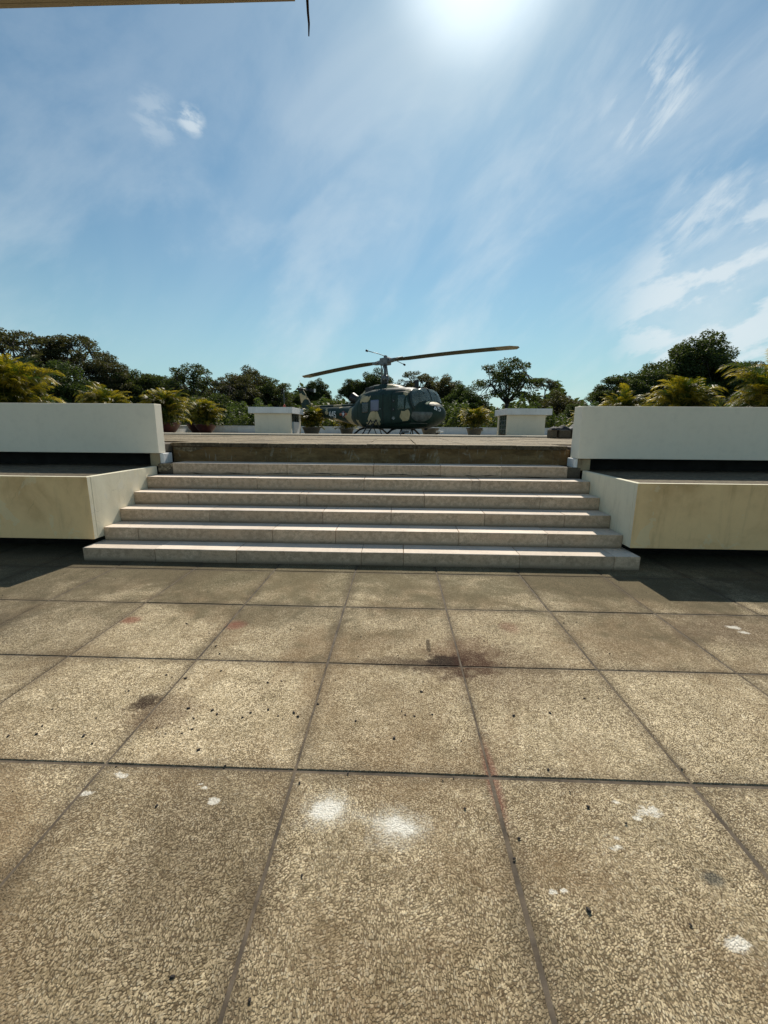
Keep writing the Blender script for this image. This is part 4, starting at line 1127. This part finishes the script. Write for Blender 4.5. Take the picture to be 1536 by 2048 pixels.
palm((-12.95, 23.3, PZ), 1.22, 'red', 3, 'full golden palm in a dark red bowl just past the left parapet end', 66, 1.03)
palm((-12.9, 28.0, PZ), 1.12, 'red', 4, 'rounded palm in a dark red bowl, second right of the left parapet', 62)
palm((-14.1, 29.3, PZ), 1.15, 'red', 5, 'pale palm partly hidden between the two red bowls', 58, 1.05)
palm((12.55, 24.4, PZ), 1.27, 'red', 6, 'golden palm first from the left above the right parapet', 60, 1.02)
palm((12.35, 19.1, PZ), 1.30, 'red', 7, 'broad golden palm in the middle above the right parapet', 64, 1.02)
palm((12.95, 15.1, PZ), 1.46, 'red', 8, 'tall golden palm cut by the right edge of the photograph', 66, 1.06)
palm((12.9, 31.2-1.2, PZ), .95, 'red', 9, 'golden palm peeping out left of the right parapet', 54)
palm((-5.15, 25.0, PZ), 1.02, 'grey', 10, 'green palm in a grey tub under the helicopter tail', 54, .82)
palm((-3.3, 27.0, PZ), .86, 'grey', 13, 'palm in a grey tub hidden behind the helicopter cabin', 44, .8)
palm((4.55, 25.6, PZ), .92, 'grey', 11, 'yellow palm in a grey tub between the nose and the right hut', 52, .95)
o = mesh_of(pot_grey, 'pot', M['pot_grey'])
pt = bpy.data.objects.new('planter_tub', o); COL.objects.link(pt); pt.location = (1.9, 25.6, 1.135); pt.scale = (1.1, 1.1, .9)
tag(pt, 'empty grey cement tub behind the helicopter skids', 'planter')

# ------------------------------------------------------------------ trees
def arr_mesh(name, V, F4, mats, mi=None, smooth=False):
    me = bpy.data.meshes.new(name); V = np.asarray(V, dtype=np.float32); F4 = np.asarray(F4, dtype=np.int32)
    me.vertices.add(len(V)); me.vertices.foreach_set('co', V.ravel())
    me.loops.add(F4.size); me.loops.foreach_set('vertex_index', F4.ravel())
    me.polygons.add(len(F4)); me.polygons.foreach_set('loop_start', np.arange(len(F4), dtype=np.int32)*4)
    me.polygons.foreach_set('loop_total', np.full(len(F4), 4, dtype=np.int32))
    for m_ in mats: me.materials.append(m_)
    me.update(calc_edges=True); me.validate(); return me
def leaf_quads(C, rng, size, up=.35):
    n = len(C); d_ = rng.normal(size=(n, 3)); d_[:, 2] *= .6; d_ /= np.linalg.norm(d_, axis=1)[:, None]
    e = rng.normal(size=(n, 3)); e[:, 2] += up; e -= d_*(e*d_).sum(1)[:, None]; e /= np.linalg.norm(e, axis=1)[:, None]
    s = (size*rng.uniform(.6, 1.35, n))[:, None]
    V = np.stack([C-d_*s, C-e*s*.48, C+d_*s, C+e*s*.48], 1).reshape(-1, 3)
    return V, np.arange(n*4).reshape(-1, 4)
def tree_proto(seed, ch, ncl, per, mat, size=.20, flatc=.5, low=.0, clr=(.8, 1.35)):
    """crown 10 m wide with its top at z=0; trunk runs down below it"""
    rng = np.random.default_rng(seed); fork = Vector((rng.normal()*.3, rng.normal()*.3, -ch-.6))
    prim = []; nb = rng.integers(5, 8)
    for k in range(nb):
        a = 2*PI*(k+rng.uniform(-.3, .3))/nb; r = rng.uniform(1.6, 2.8)
        prim.append(Vector((r*math.cos(a), r*math.sin(a), -ch*rng.uniform(.42, .75))))
    tk = MB(); base = Vector((rng.normal()*.8, rng.normal()*.8, -34.))
    tk.tube([base, base.lerp(fork, .5)+Vector((.3, .1, 0)), fork], [.42, .34, .24], 7)
    for p in prim: tk.tube([fork, fork.lerp(p, .5)+Vector((0, 0, -.25)), p], [.17, .12, .08], 5)
    C = []
    for k in range(ncl):
        a = rng.uniform(0, 2*PI); q = math.sqrt(rng.uniform(.0, 1)); r = 4.3*q
        lobes = 1+.16*math.sin(3*a+seed)+.10*math.sin(5*a+seed*2)
        topz = -ch*(1-math.sqrt(max(0, 1-q**2)))*.95
        z = topz-rng.uniform(0, 1)**(1.6-low)*(ch+topz)*.85
        c = np.array([r*lobes*math.cos(a), r*lobes*math.sin(a), z-.5])
        pv = Vector(c); pr = min(prim, key=lambda w_: (w_-pv).length)
        md = pr.lerp(pv, .55)+Vector(rng.normal(size=3)*.2)
        tk.tube([pr, md, pv], [.06, .04, .018], 4, caps=False)
        R = rng.uniform(*clr); n = int(per*R*R)
        u = rng.normal(size=(n, 3)); u /= np.linalg.norm(u, axis=1)[:, None]; u *= (rng.uniform(.15, 1, n)**.45)[:, None]
        u[:, 2] *= flatc; u[:, 2] += .12*rng.normal(size=n)*.5
        C.append(c+u*R)
    C = np.concatenate(C); V, F = leaf_quads(C, rng, size)
    cm = arr_mesh('crown', V, F, [mat])
    tm = mesh_of(tk, 'trunk', M['bark'])
    return cm, tm
T = {'airy': tree_proto(1, 5.0, 84, 155, M['leaf_b'], .135, .42, .1, (.6, 1.05)),
     'airy2': tree_proto(2, 5.6, 88, 155, M['leaf_a'], .135, .42, .2, (.6, 1.05)),
     'round': tree_proto(3, 6.0, 120, 260, M['leaf_a'], .14, .6, .5, (.8, 1.3)),
     'round2': tree_proto(4, 7.0, 130, 245, M['leaf_b'], .14, .6, .6, (.8, 1.3)),
     'green': tree_proto(5, 6.5, 120, 260, M['leaf_c'], .145, .6, .6, (.8, 1.3)),
     'flat': tree_proto(6, 4.2, 100, 230, M['leaf_a'], .14, .4, .2, (.7, 1.2)),
     'dome': tree_proto(7, 8.0, 140, 270, M['leaf_a'], .145, .7, .9, (.9, 1.4))}
def park_tree(x, D, z, wm, kind, label, seed, zs=1.):
    s_ = wm/9.6
    r = random.Random(seed)
    t = empty('tree', (x, D, z), r.uniform(0, 6.28)); t.scale = (s_, s_, s_*zs)
    tag(t, label, 'tree', 'park trees beyond the roof terrace')
    cm, tm = T[kind]
    o = bpy.data.objects.new('crown', cm); COL.objects.link(o); o.parent = t
    o = bpy.data.objects.new('trunk', tm); COL.objects.link(o); o.parent = t
TR = [   # x, y, height of the crown's top, crown width, kind, label
 (-58.8, 58.0, 13.6, 13.3, 'airy2', 'tall spreading tree partly outside the left edge'),
 (-49.5, 56.0, 14.8, 12.0, 'airy', 'tallest tree at the far left, open crown on bare limbs'),
 (-45.7, 60.0, 14.9, 10.6, 'airy', 'tall umbrella-crowned tree second from the left edge'),
 (-39.0, 48.0, 9.2, 10.1, 'green', 'greener bushy tree in front of the tall trees, far left'),
 (-42.3, 46.0, 7.7, 8.4, 'round', 'dark low tree behind the leftmost palm'),
 (-39.9, 58.0, 11.3, 7.6, 'round2', 'brownish tree stepping down right of the tall left trees'),
 (-37.4, 60.0, 10.1, 8.6, 'round', 'dark even-topped tree above the left parapet end'),
 (-34.3, 62.0, 9.5, 7.4, 'round', 'dark tree in the dip left of the loose grey-green crown'),
 (-28.8, 60.0, 10.6, 8.8, 'airy2', 'loose grey-green tree above the red-bowl palms'),
 (-22.9, 60.0, 9.2, 7.8, 'airy', 'tree left of centre with sky showing through its limbs'),
 (-22.8, 66.0, 11.0, 10.0, 'round2', 'highest crown between the red-bowl palms and the left hut'),
 (-18.8, 64.0, 9.0, 7.5, 'airy2', 'brownish tree right behind the left hut'),
 (-22.7, 52.0, 6.2, 8.0, 'round', 'shaded lower tree under the loose crowns, left of centre'),
 (-17.8, 70.0, 7.7, 4.9, 'round', 'small dark tree next to the tail rotor, left'),
 (-12.7, 66.0, 9.3, 4.3, 'dome', 'narrow dark tree seen under the left rotor blade'),
 (-7.3, 44.0, 4.8, 7.2, 'flat', 'low olive tree dome behind the tail boom'),
 (-6.3, 62.0, 8.8, 4.7, 'round', 'dark tree left of the rotor mast'),
 (-3.3, 62.0, 10.4, 7.1, 'dome', 'dark rounded tree directly behind the rotor mast'),
 (0.1, 66.0, 7.8, 4.6, 'airy2', 'thin small tree right of the rotor mast'),
 (2.9, 64.0, 10.2, 6.6, 'airy', 'feathery tree above the cockpit roof'),
 (6.7, 62.0, 9.3, 7.1, 'round2', 'brownish broad tree above the helicopter nose'),
 (8.4, 58.0, 7.6, 6.0, 'green', 'green tree right of the nose behind the yellow palm'),
 (10.9, 60.0, 6.1, 4.8, 'round', 'low dark tree left of the forked umbrella tree'),
 (15.1, 60.0, 11.5, 10.1, 'airy2', 'large umbrella tree with forked trunk above the right hut'),
 (22.7, 68.0, 9.6, 3.7, 'airy', 'slight sprig of a tree right of the umbrella tree'),
 (21.3, 58.0, 6.8, 7.8, 'round2', 'low rounded tree between the right hut and the parapet'),
 (13.9, 46.0, 4.6, 6.3, 'green', 'bushy tree just behind the right hut'),
 (20.7, 50.0, 4.9, 5.1, 'round', 'lowest dark tree at the left end of the right parapet'),
 (25.8, 52.0, 8.1, 6.9, 'flat', 'dark tree with a drooping left side, right parapet'),
 (30.2, 54.0, 10.3, 8.9, 'dome', 'dense dark tree left of the tallest right tree'),
 (37.3, 56.0, 14.5, 9.9, 'dome', 'tallest dark tree on the right, rising above the parapet palms'),
 (39.1, 60.0, 11.3, 9.8, 'round', 'dark tree filling below the tallest right crown'),
 (44.1, 58.0, 11.0, 7.5, 'round', 'dark tree right of the tallest right tree'),
 (47.4, 54.0, 9.0, 7.0, 'airy2', 'tree cut by the right edge of the photograph'),
 (27.4, 44.0, 6.0, 9.7, 'round', 'low dark bushy tree behind the middle right palm'),
 (34.6, 44.0, 6.2, 8.2, 'round2', 'low bushy tree behind the rightmost palm'),
 (21.2, 42.0, 4.3, 5.7, 'green', 'low tree behind the first palm over the right parapet'),
 (-29.8, 42.0, 4.6, 9.2, 'round', 'low dark bushy tree behind the left parapet palms'),
 (-23.3, 42.0, 4.1, 8.1, 'green', 'low bushy tree behind the full golden palm'),
 (-13.1, 40.0, 3.8, 7.1, 'green', 'low leafy tree behind the left hut roof'),
 (-1.0, 46.0, 4.5, 8.0, 'green', 'mid-height green tree behind the engine cowling'),
 (4.5, 42.0, 4.3, 5.8, 'green', 'low leafy tree behind the helicopter nose'),
]
for i, a in enumerate(TR): park_tree(*a, i+11)

# far woods: one continuous mass of foliage low behind the single trees
def woods():
    rng = np.random.default_rng(5); n = 70000
    th = rng.uniform(-.95, .95, n)*1.05; R = rng.uniform(74, 96, n)
    x = R*np.sin(th); y = R*np.cos(th)
    top = 6.2+1.5*np.sin(th*23)+1.0*np.sin(th*57+1)+.8*np.sin(th*131)
    z = top-np.abs(rng.normal(size=n))*5.0
    V, F = leaf_quads(np.stack([x, y, z], 1), rng, .42)
    # lumpy solid understorey right behind it
    return V, F
V, F = woods()
wd_ = bpy.data.objects.new('distant_wood', arr_mesh('distant_wood', V, F, [M['leaf_a']])); COL.objects.link(wd_)
tag(wd_, 'continuous dark mass of park woods low behind the single trees', 'wood', None, 'stuff')
def shrubs(name, D0, D1, zt, n, mat, label, seed, th0=-.75, th1=.75, size=.2):
    rng = np.random.default_rng(seed); th = rng.uniform(th0, th1, n); R = rng.uniform(D0, D1, n)
    x = R*np.tan(th); y = R
    top = zt+.5*np.sin(th*41+seed)+.35*np.sin(th*97)+.3*np.sin(th*211)
    z = top-np.abs(rng.normal(size=n))*1.6
    V, F = leaf_quads(np.stack([x, y, z], 1), rng, size)
    o = bpy.data.objects.new(name, arr_mesh(name, V, F, [mat])); COL.objects.link(o); tag(o, label, 'shrubs', None, 'stuff')
shrubs('shrubbery', 33.5, 37, 2.6, 42000, M['leaf_a'], 'dense dark shrubs close behind the far white parapet', 8, size=.13)
shrubs('shrubbery', 37, 42, 3.3, 30000, M['leaf_c'], 'greener loose shrubs behind the dark ones', 9, size=.17)
# solid hedge core so no sky leaks low down
hv, hf = [], []
for i in range(61):
    th = -.8+1.6*i/60; x = 98*math.tan(th) if False else 100*math.sin(th*1.3); y = 100*math.cos(th*1.3)
    t_ = 4.4+.8*math.sin(th*31)+.5*math.sin(th*77)
    for z_, q in ((-17, 1.), (t_-1.2, 1.), (t_, 1.03), (t_-1.2, 1.06), (-17, 1.06)): hv.append((x*q, y*q, z_))
for i in range(60):
    for k in range(4): a = i*5+k; hf.append((a, a+5, a+6, a+1))
o = me_obj('wooded_rise', hv, hf, M['under'], None, True); tag(o, kind='structure')

# ------------------------------------------------------------------ fallen seeds and grit on the paving
SEED = [(-1.16, 2.04), (-1.09, 1.96), (-1.02, 2.03), (-.98, 2.0), (-.8, 2.02), (-.83, 1.98), (-.71, 2.05), (-.64, 2.0), (-.56, 2.03), (-.53, 2.0), (-1.25, 1.88), (-1.18, 1.84), (-1.06, 1.88), (-.96, 1.74), (-.79, 1.65), (-1.86, 1.87), (-1.62, 1.94), (-1.59, 1.81), (-1.51, 1.76), (-1.84, 1.81), (-1.97, 1.79), (-.21, 1.63), (-.42, 1.57), (-.32, 1.18), (-.39, .85), (-.63, .89), (-.99, 1.43), (.66, 2.06), (.87, 2.09), (.06, 2.04), (.04, 2.07), (.11, 2.03), (.21, 2.05), (.16, 2.25), (1.12, 2.23), (0, 1.86), (.72, 1.69), (.82, 1.5), (.94, 1.43), (.65, 1.11), (.45, 1.27), (.49, 1.35), (.3, 1.47), (.96, 1.08), (-.21, 1.98), (-1.32, 2.32), (-1.13, 2.41), (-1.46, 2.35), (-1.3, 2.22), (-1.23, 2.62), (-1.3, 2.72), (-1.48, 2.87), (-1.68, 3.05), (-.44, 2.11), (-.71, 2.32), (-.79, 2.3), (1.3, 2.68), (1.52, 2.75)]
sb = MB(); r5 = random.Random(15)
def pebble(x, y, s_):
    a = r5.uniform(0, 6.28); n = 6; V = []; ca, sa = math.cos(a), math.sin(a)
    for (k_, z_) in ((.75, .0), (1., .35), (.55, .85)):
        for i in range(n):
            u = 2*PI*i/n; px_ = math.cos(u)*s_*1.25*k_*r5.uniform(.85, 1.1); py_ = math.sin(u)*s_*.8*k_*r5.uniform(.85, 1.1)
            V.append((x+px_*ca-py_*sa, y+px_*sa+py_*ca, z_*s_+.001))
    sb.add(V, [tuple(range(2*n, 3*n))]+[(j*n+i, j*n+(i+1) % n, (j+1)*n+(i+1) % n, (j+1)*n+i) for j in (0, 1) for i in range(n)])
for x, y in SEED: pebble(x, y, r5.uniform(.005, .0095))
for k in range(170): pebble(r5.uniform(-4, 4), r5.uniform(.7, 4.4), r5.uniform(.002, .006))
o = sb.build('fallen_seeds', M['seed']); tag(o, 'small dark seeds and grit scattered over the paving slabs', 'seeds', None, 'stuff')
